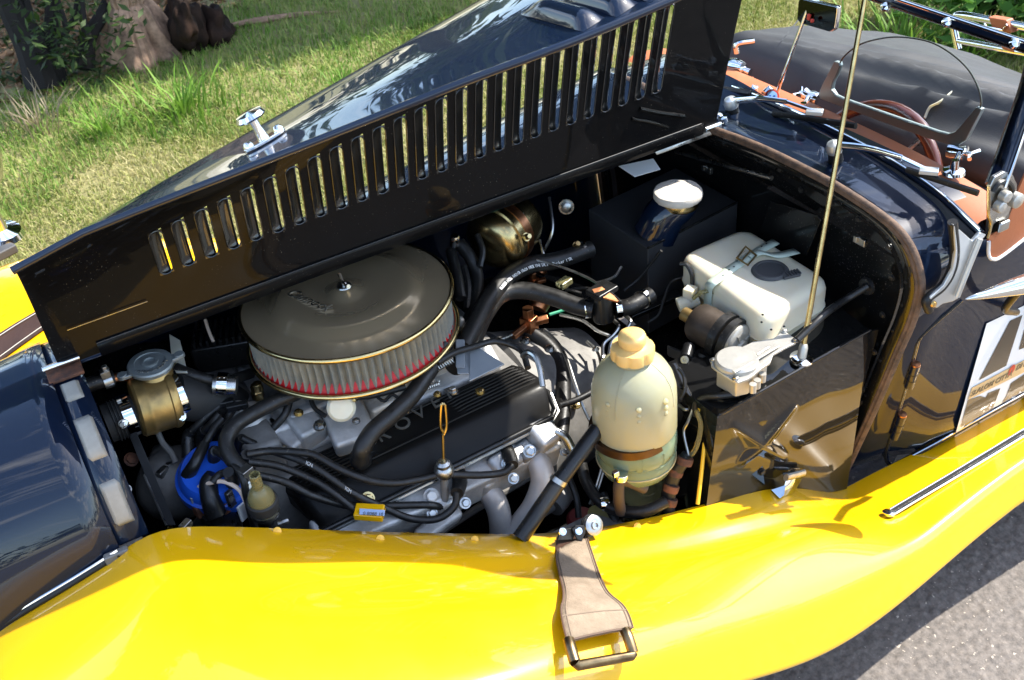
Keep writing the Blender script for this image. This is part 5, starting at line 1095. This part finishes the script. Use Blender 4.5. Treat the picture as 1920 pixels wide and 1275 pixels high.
# copper brake unions and bundy pipes
def union(a, b, z, s):
    c = onz(a, b, z); u_ = E('brake_union', join(box(c, (.022*s, .022*s, .026*s), rotz(.4)), lathe([(.010*s, -.018*s), (.010*s, .03*s)], c, (0, 0, 1), 6), lathe([(.007*s, 0), (.007*s, .04*s)], c, (-1, -.3, -.1), 6), lathe([(.008*s, 0), (.008*s, .032*s)], c, (1, -.2, 0), 6), lathe([(.016*s, 0), (.018*s, .012*s), (.014*s, .02*s)], c+Vector((.024*s, .012*s, .012*s)), (.6, .3, .5), 20)), COPPER, bevel=.001); return u_
union(992, 606, .70, 1.15); union(1000, 530, .70, .8)
for q, r_ in (([(1020, 618, .70), (1045, 642, .69), (1062, 672, .68), (1078, 720, .66), (1095, 765, .63), (1112, 800, .6)], .0034), ([(965, 625, .70), (940, 635, .70), (915, 636, .69)], .003), ([(1150, 600, .70), (1160, 612, .70), (1150, 628, .69), (1132, 645, .68), (1130, 672, .67)], .0036), ([(1170, 590, .70), (1182, 602, .70), (1172, 620, .69), (1148, 640, .68), (1142, 672, .66)], .0036), ([(1030, 370, .86), (1036, 430, .82), (1020, 470, .78), (1008, 490, .76)], .003), ([(1012, 450, .80), (1020, 480, .78), (1030, 495, .76)], .003), ([(1050, 590, .70), (1090, 600, .70), (1120, 620, .69), (1145, 630, .68)], .003)):
    E('brake_pipe', tube(hosepx(q), r_, 8), STEEL)
for q in ([(1060, 545, .72), (1100, 540, .72), (1125, 555, .72)], [(1040, 525, .74), (1060, 540, .73), (1090, 550, .72)], [(1030, 590, .70), (1060, 580, .70), (1085, 565, .71)]): E('loom_wire', tube(hosepx(q), .003, 8), WIREG if q[0][1] > 580 else RUB)
E('connector', box(onz(1058, 530, .75), (.03, .02, .014), rotz(.3)), OLIVE, bevel=.003)
# ---- horn: brass coloured drum on the far side
hn = onz(945, 432, .84); hax = Vector((-.9, -.42, -.05)).normalized()
horn = E('horn', lathe([(.0001, .060), (.035, .058), (.052, .050), (.060, .036), (.060, .030), (.064, .028), (.064, .004), (.060, .002), (.060, -.036), (.055, -.050), (.0001, -.052)], hn, hax, 44), GOLD, label='brass coloured horn drum under the bonnet hinge')
E('mounting_band', lathe([(.0605, -.006), (.0655, -.006), (.0655, .012), (.0605, .012)], hn, hax, 44), COPPER, horn)
for a, b in ((982, 420), (985, 445)): E('terminal', bolt(onz(a, b, .86), .006, .014, (.2, -.8, .5)), GOLD, horn)
E('horn_plate', prism([onz(955, 400, .885), onz(980, 392, .885), onz(984, 408, .88), onz(960, 415, .88)], (0, 0, .001)), GREYPL, horn)
E('far_bolt', bolt(onx(1062, 387, .98), .012, .012, (-.5, -.8, .2)), STEEL); E('far_bolt', bolt(onz(1080, 462, .79), .006, .014, (0, -.6, .8)), GOLD)
# ---- black oil tank box with neck and cloth cap
T0, T1, T2 = onz(1103, 392, .80), onz(1215, 466, .80), onz(1384, 379, .80); T3 = T0+(T2-T1)
obx = E('tool_box', prism([T0, T1, T2, T3], (0, 0, -.20)), mat('satin_black_box', (.032, .032, .034), .42, spec=.5, bump=.03, bscale=60), bevel=.003, label='black steel box on the bulkhead shelf')
E('box_lip', tube([T1+Vector((0, 0, .001)), T2+Vector((0, 0, .001))], .0025, 8, sm=False), BAY, obx)
nk = onz(1228, 430, .802); cpz = onz(1271, 372, .865); nd = (cpz-nk)
E('filler_neck', tube([nk+Vector((0, .0, -.01)), lerp(nk, cpz, .45)+Vector((0, 0, .002)), cpz+Vector((0, 0, -.012)), cpz], [.043, .040, .037, .037], 28), PAINT, obx); E('neck_band', lathe([(.0395, -.012), (.0405, -.010), (.0405, .004), (.039, .006)], cpz+Vector((0, 0, .0)), (.05, -.05, 1), 36), GOLD, obx)
rows = []
for r_, h in ((.044, .002), (.0465, .006), (.0465, .013), (.0445, .017), (.038, .0185), (.02, .019), (.0005, .019)):
    rows.append([cpz+Vector((r_*(1+.018*noise.noise((math.cos(t)*4, math.sin(t)*4, h*60)))*math.cos(t), r_*(1+.018*noise.noise((math.cos(t)*4, math.sin(t)*4, h*60+5)))*math.sin(t), h+(.0018*noise.noise((math.cos(t)*r_*80, math.sin(t)*r_*80, 1))))) for t in np.linspace(0, 2*math.pi, 44, endpoint=False)])
E('cap_cover', grid(rows, True), CLOTH, obx, label='white cloth cover on the filler cap')
E('cap_catch', box(cpz+Vector((.046, .004, -.008)), (.012, .02, .03)), BLKP, obx, bevel=.002)
# ---- washer reservoir: white plastic tank with strap, buckle and cap
q0, q1, q2, q3 = onz(1270, 476, .80), onz(1398, 421, .80), onz(1563, 524, .80), onz(1436, 602, .80)
TZ = .80; ux = (q1-q0); uy = (q3-q0)
c_ = (q0+q1+q2+q3)/4
def tq(u, v, z=0): return lerp(lerp(q0, q1, u), lerp(q3, q2, u), v)+Vector((0, 0, z))
def rr_poly(inset, rad, n=6):
    P = [tq(0, 0), tq(1, 0), tq(1, 1), tq(0, 1)]; o = []
    for i in range(4):
        c = P[i]; a = (P[i-1]-c).normalized(); b = (P[(i+1) % 4]-c).normalized(); c = c+(a+b)*inset; r = max(.004, rad-inset*.6)
        for k in range(n+1):
            t = k/n; p0, p1, p2 = c+a*r, c, c+b*r; o.append(p0*(1-t)**2+p1*2*t*(1-t)+p2*t*t)
    return o
lv = [(.026, .0015), (.018, .001), (.009, -.002), (.003, -.008), (.0, -.018), (.0, -.05), (-.002, -.052), (.0, -.055), (.004, -.085), (.012, -.098)]
rows = [[p+Vector((0, 0, z+.0012*noise.noise((p.x*20, p.y*20, z*20)))) for p in rr_poly(i_, .034)] for i_, z in lv]; gv, gf = grid(rows, True)
gf = gf+[tuple(range(len(rows[0])))]
tankm = E('washer_reservoir', (gv, gf), WPLA, label='cream plastic washer reservoir held by a pale strap', ang=70)
0 and E('seam', prism([tq(a, b, -.052) for a, b in ((-.008, -.008), (1.008, -.008), (1.008, 1.008), (-.008, 1.008))], (0, 0, -.003)), WPLA, tankm, bevel=.001)
def ribbon(pts, side, m, name, parent, th=.0015):
    P = spline(pts, 5); return E(name, grid([[p-side*.5 for p in P], [p+side*.5 for p in P]]), m, parent, solid=th)
sA, sB = onz(1487, 462, .8035), onz(1352, 540, .8035); sv = (q3-q0).normalized()*.021
sA2 = onz(1490, 466, .803)
stw = ribbon([onz(1455, 452, .803), onz(1425, 468, .8045), onz(1390, 490, .8035), onz(1345, 522, .8035), onz(1330, 535, .795), onz(1327, 548, .775), onz(1326, 590, .72)], sv, STRAPW, 'strap', tankm)
ribbon([onz(1494, 470, .8025), onz(1455, 478, .806), onz(1425, 472, .8075), onz(1405, 480, .807)], sv*.95, STRAPW, 'strap_tail', tankm)
bk = [onz(a, b, .8085) for a, b in ((1382, 484), (1402, 497), (1418, 479), (1398, 462))]
E('strap_buckle', tube(bk, .0021, 8, closed=True), BRASS, tankm); E('buckle_pin', tube([onz(1391, 489, .8095), onz(1406, 471, .8095)], .0015, 6, sm=False), BRASS, tankm)
for a, b in ((1367, 506), (1376, 500), (1356, 516), (1428, 462), (1437, 457)): E('strap_hole', lathe([(.0018, 0), (.0018, .0005), (.0001, .0005)], onz(a, b, .8045), (0, 0, 1), 10), BLKP, tankm)
cc_ = onz(1444, 509, .801); GCAP = mat('grey_cap', (.055, .055, .058), .5, bump=.05, bscale=200)
gc = E('reservoir_cap', lathe([(.031, 0), (.032, .003), (.030, .006), (.026, .0065), (.0245, .0055), (.0245, -.006), (.022, -.009), (.006, -.009), (.005, -.007), (.0001, -.007)], cc_+Vector((0, 0, .0)), (0, 0, 1), 40), GCAP, tankm)
E('cap_well_ring', lathe([(.0325, .0), (.0335, .0015), (.0325, .003)], cc_, (0, 0, 1), 40), GCAP, gc)  # raised ring around the cap, in the cap's own grey
tb0 = onz(1482, 515, .804); E('cap_tab', box(tb0, (.032, .018, .005), rotz(-.25)), GCAP, gc, bevel=.0015)
for k in range(5): E('tab_ridge', box(tb0+rotz(-.25)@Vector((.0+.0055*k-.006, 0, .003)), (.0022, .015, .003), rotz(-.25)), GCAP, gc)
E('level_hose', tube(hosepx([(1300, 560, .76), (1315, 548, .775), (1338, 548, .775), (1352, 570, .755), (1356, 600, .73), (1358, 620, .70)]), .0038, 8), OLIVE)
E('tank_wire', tube(hosepx([(1275, 495, .80), (1288, 497, .80), (1297, 515, .785), (1298, 535, .765)]), .004, 8), RUB); E('washer_pump', join(lathe([(.014, -.02), (.014, .02)], onz(1290, 566, .74), (.8, -.3, .2), 20), box(onz(1294, 552, .755), (.022, .02, .03), rotz(.4))), WPLA, bevel=.002)
E('loop_wire', tube(hosepx([(1285, 520, .74), (1258, 530, .74), (1245, 560, .72), (1235, 590, .70), (1215, 605, .69)]), .0028, 8), RUB)
for a, b in ((1430, 590), (1428, 604), (1470, 612), (1446, 618)): E('paint_spot', lathe([(.0022, 0), (.0001, .0005)], tq(.02, .0)*0+onp(a, b, q3+Vector((-.001, -.001, 0)), Vector((-.7, -.7, 0)).normalized()), (-.7, -.7, 0), 8), BLKP, tankm)
# ---- wiper motor
m0, m1 = onz(1300, 598, .745), onz(1392, 650, .735); mx_ = (m1-m0).normalized()
wm = E('wiper_motor', lathe([(.0001, 0), (.020, .001), (.030, .004), (.0355, .012), (.0365, .03), (.0365, .075)], m0, mx_, 40), MOTOR, label='round wiper motor with black rubber band')
E('end_stub', lathe([(.013, -.022), (.013, 0)], m0, mx_, 20), BRASS, wm)
E('rubber_band', join(lathe([(.037, .058), (.0435, .059), (.0435, .074), (.037, .075)], m0, mx_, 40), lathe([(.037, .079), (.0425, .080), (.0425, .092), (.037, .093)], m0, mx_, 40)), RUB, wm)
E('end_casting', lathe([(.036, .09), (.036, .098), (.030, .103), (.012, .104), (.011, .110), (.0001, .110)], m0, mx_, 36), SILV, wm)
for k in range(4): t = k*1.57+.4; a_, u, v = basis(mx_); E('casting_rib', box(m0+mx_*.104+(u*math.cos(t)+v*math.sin(t))*.022, (.004, .018, .006), Matrix((a_, u*math.cos(t)+v*math.sin(t), v*math.cos(t)-u*math.sin(t))).transposed()), SILV, wm)
gz = .775
gpoly = [(1332, 676), (1345, 665), (1375, 657), (1400, 646), (1412, 640), (1450, 634), (1470, 619), (1494, 636), (1492, 642), (1475, 650), (1450, 664), (1444, 680), (1428, 690), (1414, 702), (1402, 710), (1384, 717), (1378, 716), (1344, 694), (1334, 686)]
gb = E('wiper_gearbox', prism([onz(a, b, gz) for a, b in gpoly], (0, 0, -.005)), SILV, bevel=.0015, label='silver cast wiper gearbox cover')
gcn = onz(1381, 680, gz); E('gear_dome', lathe([(.036, 0), (.0355, .006), (.032, .0095), (.0001, .0105)], gcn, (0, 0, 1), 40), SILV, gb)
E('raised_rib', prism([onz(1372, 697, gz+.010), onz(1378, 701, gz+.010), onz(1462, 651, gz+.002), onz(1456, 648, gz+.002)], (0, 0, .003)), SILV, gb, bevel=.001)
E('raised_rib', tube([onz(1420, 665, gz+.001), onz(1442, 651, gz+.001)], .002, 8, sm=False), SILV, gb)
E('gear_case', prism([onz(a, b, gz-.006) for a, b in ((1343, 690), (1380, 712), (1404, 706), (1440, 676), (1425, 660), (1370, 662))], (.004, .004, -.042)), SILV, gb, bevel=.003)
for a, b in ((1337, 677), (1379, 711), (1470, 622), (1491, 639)): E('case_screw', bolt(onz(a, b, gz), .0045, .005), STEEL, gb)
for k, (a, b) in enumerate(((1430, 700), (1420, 712), (1412, 720))): E('case_lug', lathe([(.006, 0), (.006, .016)], onz(a, b, gz-.016), (0, 0, -1), 14), SILV, gb)
# bracket next to the bottle, loom, screws
E('relay_bracket', join(prism([onz(1252, 650, .72), onz(1300, 668, .72), onz(1300, 690, .70), onz(1252, 668, .70)], (.003, .006, 0)), lathe([(.011, 0), (.011, .03)], onz(1286, 672, .72), (.7, .6, .2), 20)), BLKP, bevel=.002); E('allen_screw', lathe([(.007, 0), (.007, .004), (.0035, .004), (.0035, .001), (.0001, .001)], onz(1284, 674, .722), (-.6, -.6, .4), 16), STEEL)
E('loom_tube', tube(hosepx([(1318, 665, .72), (1308, 690, .70), (1304, 740, .66), (1306, 790, .62)]), .008, 10), RUBM); E('dome_nut', lathe([(.011, 0), (.009, .006), (.0001, .008)], onz(1321, 699, .71), (-.2, -.4, 1), 14), STEEL); E('dome_nut', lathe([(.006, 0), (.0001, .006)], onz(1118, 654, .69), (-.2, -.4, 1), 14), STEEL)
E('loom', tube(hosepx([(1385, 738, .725), (1350, 742, .725), (1320, 745, .715), (1305, 758, .70), (1306, 780, .68)]), .006, 10), RUB)
for q, r_, m_1 in (([(1312, 765, .70), (1322, 800, .66), (1318, 860, .61), (1308, 945, .54)], .0034, WIREY), ([(1306, 770, .70), (1314, 800, .67), (1305, 840, .63), (1292, 858, .61)], .0042, OLIVE), ([(1275, 735, .70), (1292, 745, .69), (1298, 762, .68), (1285, 768, .68), (1272, 758, .68)], .003, STEEL), ([(1290, 735, .70), (1300, 760, .69), (1290, 790, .67), (1282, 810, .65), (1290, 850, .62), (1292, 868, .60)], .0026, STEEL), ([(1272, 690, .74), (1282, 705, .73), (1284, 730, .715), (1276, 748, .70)], .0034, RUB)): E('loom_wire', tube(hosepx(q), r_, 8), m_1)
E('taped_loom', tube(hosepx([(1290, 855, .62), (1272, 875, .60), (1258, 905, .57), (1252, 945, .53), (1256, 975, .50)]), [.012, .013, .012], 12), RUB)
for i, (a, b) in enumerate(((1284, 864), (1266, 885), (1258, 915), (1255, 940))): E('tape_patch', lathe([(.0135, -.006), (.014, 0), (.0135, .006)], onz(a, b, .615-.025*i), (.25, .1, .5), 12), RUST, None)
# ---- header bottle with cap and steel band, second reservoir below
BC = ony(1193, 885, -.345); bx, by = BC.x, BC.y; BT = ony(1188, 672, -.345).z; BZ = BC.z; br_ = .0695; tilt = Vector((-.012, -.0, 1))
Hh = BT-BZ
prof_b = [(.0001, -.0), (.025, .001), (.045, .008), (.060, .022), (.0665, .040), (.067, .058), (.066, .060), (.0675, .063), (br_, .075), (br_, .095), (br_*.985, .098), (br_*.985, .108), (br_, .111), (br_, Hh-.075), (br_*.985, Hh-.055), (br_*.92, Hh-.036), (br_*.78, Hh-.018), (br_*.58, Hh-.006), (.030, Hh), (.030, Hh+.008), (.022, Hh+.008)]
bot = E('coolant_bottle', lathe(prof_b[11:], (bx, by, BZ), tilt, 64), YBOT, label='yellowed plastic bottle with a steel band')
TINT = mat('bottle_plastic_over_fluid', (.36, .45, .26), .2, col2=(.24, .38, .29), vscale=7, trans=.5, ior=1.3)
low = E('bottle_base', lathe(prof_b[:12], (bx, by, BZ), tilt, 64), TINT, bot, ang=60)

bw = bot.modifiers.new('wall', 'SOLIDIFY'); bw.thickness = .0022; bw.offset = -1
E('fluid', lathe([(.0001, .004), (.024, .004), (.044, .011), (.058, .025), (.064, .042), (.064, .088), (.0001, .088)], (bx, by, BZ), tilt, 48), FLUID, bot)
E('steel_band', lathe([(br_, .096), (br_+.0016, .096), (br_+.0016, .112), (br_, .112)], (bx, by, BZ), (tilt+Vector((-.05, .02, 0))), 64), mat('brown_band', (.10, .055, .028), .38, .8, var=.5, vscale=25), bot)
cpp = Vector((bx, by, BZ))+tilt*(Hh+.006)
rows = []
for r_, h, n_ in ((.034, 0, .10), (.0345, .003, .10), (.0345, .016, .10), (.033, .020, .08), (.024, .021, 0), (.0195, .023, 0), (.0215, .027, 0), (.022, .038, 0), (.0205, .042, 0), (.015, .0435, 0), (.0003, .044, 0)):
    rows.append([cpp+tilt*h+Vector((r_*(1+n_*(abs(math.sin(4*t))**.6-.75))*math.cos(t), r_*(1+n_*(abs(math.sin(4*t))**.6-.75))*math.sin(t), 0)) for t in np.linspace(0, 2*math.pi, 64, endpoint=False)])
E('bottle_cap', grid(rows, True), CAPY, bot, ang=60)
ring_z = .041
E('level_ring', tube([Vector((bx, by, BZ+.042))+Vector((.0675*math.cos(t), .0675*math.sin(t), 0)) for t in np.linspace(0, 6.283, 48, endpoint=False)], .0012, 6, closed=True), YBOT, bot)
for a0, zz_ in ((-2.1, .0), (-1.4, .0), (-2.85, .0)):
    for j in range(3): E('moulding_bump', blob(Vector((bx+br_*.955*math.cos(a0), by+br_*.955*math.sin(a0), BZ+Hh-.050-.0115*j)), .0056, 0, (1, 1, .9), 10, j, .1), YBOT, bot)
for a0 in (-2.62, -1.05):
    E('mould_seam', tube([Vector((bx, by, BZ))+tilt*h+Vector((math.cos(a0)*(r_+.0002), math.sin(a0)*(r_+.0002), 0)) for r_, h in prof_b[13:20]], .0008, 6, sm=False), YBOT, bot)
E('moulded_ring', tube([Vector((bx, by, BZ+.0615))+Vector((.0672*math.cos(t), .0672*math.sin(t), 0)) for t in np.linspace(0, 6.283, 48, endpoint=False)], .0011, 6, closed=True), TINT, bot)
for a0, w0 in ((-2.45, .020), (-1.75, .020)):
    pts = [Vector((bx+br_*1.004*math.cos(a0+da), by+br_*1.004*math.sin(a0+da), BZ+zz_)) for da, zz_ in ((-.28, .066), (.28, .066), (.28, .092), (-.28, .092))]; E('level_window', tube(pts, .0007, 6, closed=True), TINT, bot)
text('level_mark', 'MAX', .010, frame_mat(Vector((bx+.002, by-br_*.97-.0, BZ+.068)), (1, .12, 0), (0, 0, 1)), OLIVE, bot, .001)
E('bottle_outlet', tube([Vector((bx-.015, by-.045, BZ+.006)), ony(1166, 900, -.38), ony(1160, 930, -.38), ony(1164, 960, -.37)], .0095, 12), mat('old_hose', (.10, .07, .05), .6, var=.4), bot); E('outlet_clip', join(lathe([(.012, -.006), (.013, 0), (.012, .006)], ony(1164, 892, -.39), (.1, 0, 1), 16), box(ony(1154, 888, -.395), (.010, .008, .010))), CHROME, bot, bevel=.001)
r2 = onz(1212, 925, .52); rs2 = E('brake_reservoir', lathe([(.040, -.09), (.042, -.02), (.042, 0)], r2, (0, -.05, 1), 36), OLIVE); E('reservoir_lid', lathe([(.044, -.012), (.0455, -.008), (.0455, .006), (.043, .010), (.030, .011), (.028, .008), (.016, .008), (.014, .011), (.0001, .012)], r2, (0, -.05, 1), 40), OLIVE, rs2)
E('clutch_hose', tube(hosepx([(1090, 870, .56), (1100, 905, .54), (1125, 940, .53), (1165, 958, .53), (1210, 958, .54), (1250, 940, .55)]), .0105, 12), RUB); E('hose_band', lathe([(.012, -.007), (.013, 0), (.012, .007)], onz(1134, 945, .53), (.8, -.35, .0), 18), CHROME)
for q in ([(1130, 870, .56), (1118, 910, .53), (1105, 945, .50)], [(1135, 872, .56), (1123, 912, .53), (1110, 947, .50)]): E('thin_pipe', tube(hosepx(q), .0022, 6), STEEL)
for a, b, m_1 in ((1090, 972, mat('red_cap', (.16, .02, .02), .5)), (1125, 968, mat('olive_cap', (.25, .24, .08), .5))): E('brake_cap', lathe([(.026, -.02), (.027, 0), (.022, .006), (.0001, .007)], onz(a, b, .47), (0, -.1, 1), 24), m_1)
# ---- strap, bracket and roller on the near wing; bonnet rest clip
def W(a, b, l=.004):
    p = onwing(a, b, 0)[0]; return p+(CP-p).normalized()*l*1.3
lf = [((1046, 1030), (1100, 1006)), ((1043, 1045), (1108, 1030)), ((1050, 1080), (1118, 1060)), ((1056, 1105), (1128, 1088)), ((1056, 1125), (1142, 1112)), ((1052, 1140), (1166, 1132)), ((1055, 1165), (1178, 1150)), ((1064, 1202), (1187, 1176))]
rows = []
for i, (a, b) in enumerate(lf):
    lift = [.010, .013, .018, .020, .022, .024, .026, .028][i]; A_, B_ = W(*a, lift), W(*b, lift); r_ = []
    for k in range(9):
        u = k/8; r_.append(lerp(A_, B_, u)+Vector((0, 0, .0025*math.sin(u*math.pi)+.0010*noise.noise((i*.9, k*.7, 2)))))
    rows.append(r_)
rows = [[v for v in q] for q in zip(*[spline([r[k] for r in rows], 3) for k in range(9)])]
stp_ = E('bonnet_strap', grid(rows), LEA, solid=.0045, label='suede back of the undone leather bonnet strap', ang=60)
for k, q in ((1, .5), (7, .5)): E('stitch_groove', tube([lerp(r[k-1 if k == 1 else k], r[k if k == 1 else k+1], .6)+Vector((0, 0, .0004)) for r in rows], .0010, 6, sm=False), mat('groove_brown', (.20, .145, .10), .9), stp_)
E('stitch_groove', tube([rows[-5][j]+Vector((0, 0, .0004)) for j in range(9)], .0010, 6, sm=False), mat('groove_brown', (.20, .145, .10), .9), stp_)
E('strap_edge', tube([r[0] for r in rows]+[v for v in rows[-1][1:]]+[r[-1] for r in rows[::-1]][1:], .0016, 6, sm=False), mat('strap_edge_brown', (.10, .06, .04), .7), stp_)
BUCK = mat('antique_buckle', (.30, .21, .11), .33, 1, col2=(.12, .085, .05), vscale=35)
bkp = [W(a, b, .026) for a, b in ((1066, 1200), (1070, 1215), (1078, 1242), (1083, 1248), (1184, 1230), (1187, 1224), (1178, 1195), (1172, 1182))]
E('buckle', tube(bkp[:2]+bkp[2:3], .0078, 12), BUCK, stp_); E('buckle_bar', tube([bkp[2], bkp[3], bkp[4], bkp[5]], .0068, 12, sm=False), BUCK, stp_); E('buckle_side', tube([bkp[5], bkp[6], bkp[7]], .0078, 12), BUCK, stp_)
E('strap_base', prism([W(1043, 1010, .004), W(1090, 1008, .004), W(1096, 1030, .006), W(1042, 1045, .006)], (0, 0, .004)), LEAB, stp_, bevel=.001)
E0 = W(1066, 1006, 0); yE = E0.y
def B_(a, b, dy=0.): return ony(a, b, yE-.014+dy)
bkt = E('strap_bracket', prism([B_(1043, 1012, -.012), B_(1046, 1000, -.004), B_(1058, 990), B_(1076, 988), B_(1078, 1000), B_(1072, 1010, -.012)], (0, -.0035, .001)), BLKP, bevel=.0012)
E('bracket_fold', prism([B_(1070, 990, -.002), B_(1078, 984, -.006), B_(1094, 984, -.008), B_(1096, 996, -.012), B_(1089, 1014, -.02), B_(1080, 1010, -.016)], (0, -.0035, .001)), BLKP, bkt, bevel=.001)
for a, b in ((1054, 997), (1084, 996)): E('bracket_screw', lathe([(.0065, 0), (.006, .0035), (.002, .004), (.0001, .003)], B_(a, b, -.012), (0, -.7, .7), 16), CHROME, bkt)
rl = B_(1112, 985, -.006); E('roller', lathe([(.014, -.006), (.0165, -.004), (.0165, .004), (.013, .006), (.0075, .006), (.007, .009), (.004, .009), (.0035, .006), (.0001, .006)], rl, (.15, -.75, .55), 28), STEEL, bkt); E('roller_washer', lathe([(.018, -.009), (.018, -.006)], rl, (.15, -.75, .55), 28), BLKP, bkt); E('roller_arm', tube([B_(1092, 1002, -.006), B_(1100, 992, .004), rl+Vector((0, .008, 0))], .006, 8), BLKP, bkt)
clp = E('bonnet_clip', prism([W(1446, 920, .003), W(1473, 911, .003), W(1470, 930, .003), W(1462, 936, .003)], (0, 0, .002)), CHROME, bevel=.0006)
r0_ = [W(1464, 932, .004), W(1488, 926, .004)]; r1_ = [r0_[0]+Vector((.006, .012, .052)), r0_[1]+Vector((.006, .012, .052))]; r2_ = [p+Vector((.0, -.012, .003)) for p in r1_]
up0, up1 = ony(1475, 899, r0_[0].y+.012), ony(1508, 890, r0_[1].y+.012)
E('clip_upright', grid([[r0_[0], up0, up0+Vector((0, .004, .004)), up0+Vector((.004, .016, .002))], [r0_[1], up1, up1+Vector((0, .004, .004)), up1+Vector((.004, .016, .002))]]), CHROME, clp, solid=.0018); E('clip_pad', tube([up0+Vector((0, .002, .003)), up1+Vector((0, .002, .003))], .0075, 10, sm=False, flat=.7), STEEL, clp)
for a, b in ((320, 992), (520, 996), (713, 1010), (890, 1012), (1195, 987)): E('wing_bolt', lathe([(.0065, 0), (.006, .002), (.0001, .003)], W(a, b, .0005), W(a, b, 1)-W(a, b, 0), 14), YEL)

# ---- small hardware that crowds the bay
for a, b, z, r_ in ((700, 735, .775, .006), (735, 712, .78, .005), (560, 775, .775, .006), (530, 840, .745, .005), (668, 790, .77, .005), (900, 735, .76, .006), (820, 740, .77, .005), (1080, 760, .60, .007), (1050, 700, .63, .007), (985, 640, .69, .007), (1030, 655, .68, .007)):
    E('small_bolt', bolt(onz(a, b, z), r_, r_*1.1, (0, -.2, 1)), STEEL if a % 20 else GOLD)
for q, r_, m_1 in (([(705, 742, .795), (720, 752, .79), (735, 740, .795), (752, 748, .79), (770, 738, .79)], .0028, RUB), ([(580, 740, .79), (590, 765, .78), (610, 780, .775)], .004, RUB), ([(895, 440, .86), (905, 470, .84), (900, 500, .82)], .006, RUB), ([(870, 500, .82), (878, 540, .80), (876, 580, .78)], .007, RUB), ([(1240, 470, .80), (1200, 520, .74), (1170, 545, .72)], .003, RUB), ([(1165, 500, .76), (1150, 520, .75), (1120, 530, .74)], .003, STEEL),
    ([(1100, 640, .66), (1120, 660, .65), (1128, 690, .64)], .003, STEEL), ([(560, 905, .70), (600, 935, .68), (640, 962, .655)], .004, RUB), ([(1130, 925, .52), (1160, 990, .49)], .008, RUB), ([(1060, 880, .56), (1080, 930, .53), (1085, 970, .5)], .006, RUB), ([(640, 640, .83), (600, 640, .84)], .004, STEEL)):
    E('hose' if r_ > .0055 else 'cable', tube(hosepx(q), r_, 8), m_1)
for a, b, z in ((1240, 600, .60), (1200, 640, .60), (1170, 650, .60), (1250, 560, .60)): E('stud', bolt(onz(a, b, z), .005, .01), STEEL)
E('shelf_bracket', prism([onz(1175, 588, .66), onz(1270, 548, .68), onz(1280, 560, .68), onz(1185, 602, .66)], (0, 0, .01)), BAY, bevel=.002)
for k in range(26):
    s_ = .03+k*.037; E('flange_rivet', lathe([(.0042, 0), (.003, .002), (.0001, .0024)], lerp(fl_rows[1][int(s_*(len(ring)-1))], fl_rows[2][int(s_*(len(ring)-1))], .2)+Vector((-.0005, 0, 0)), (-1, 0, 0), 10), BLKP, fire)
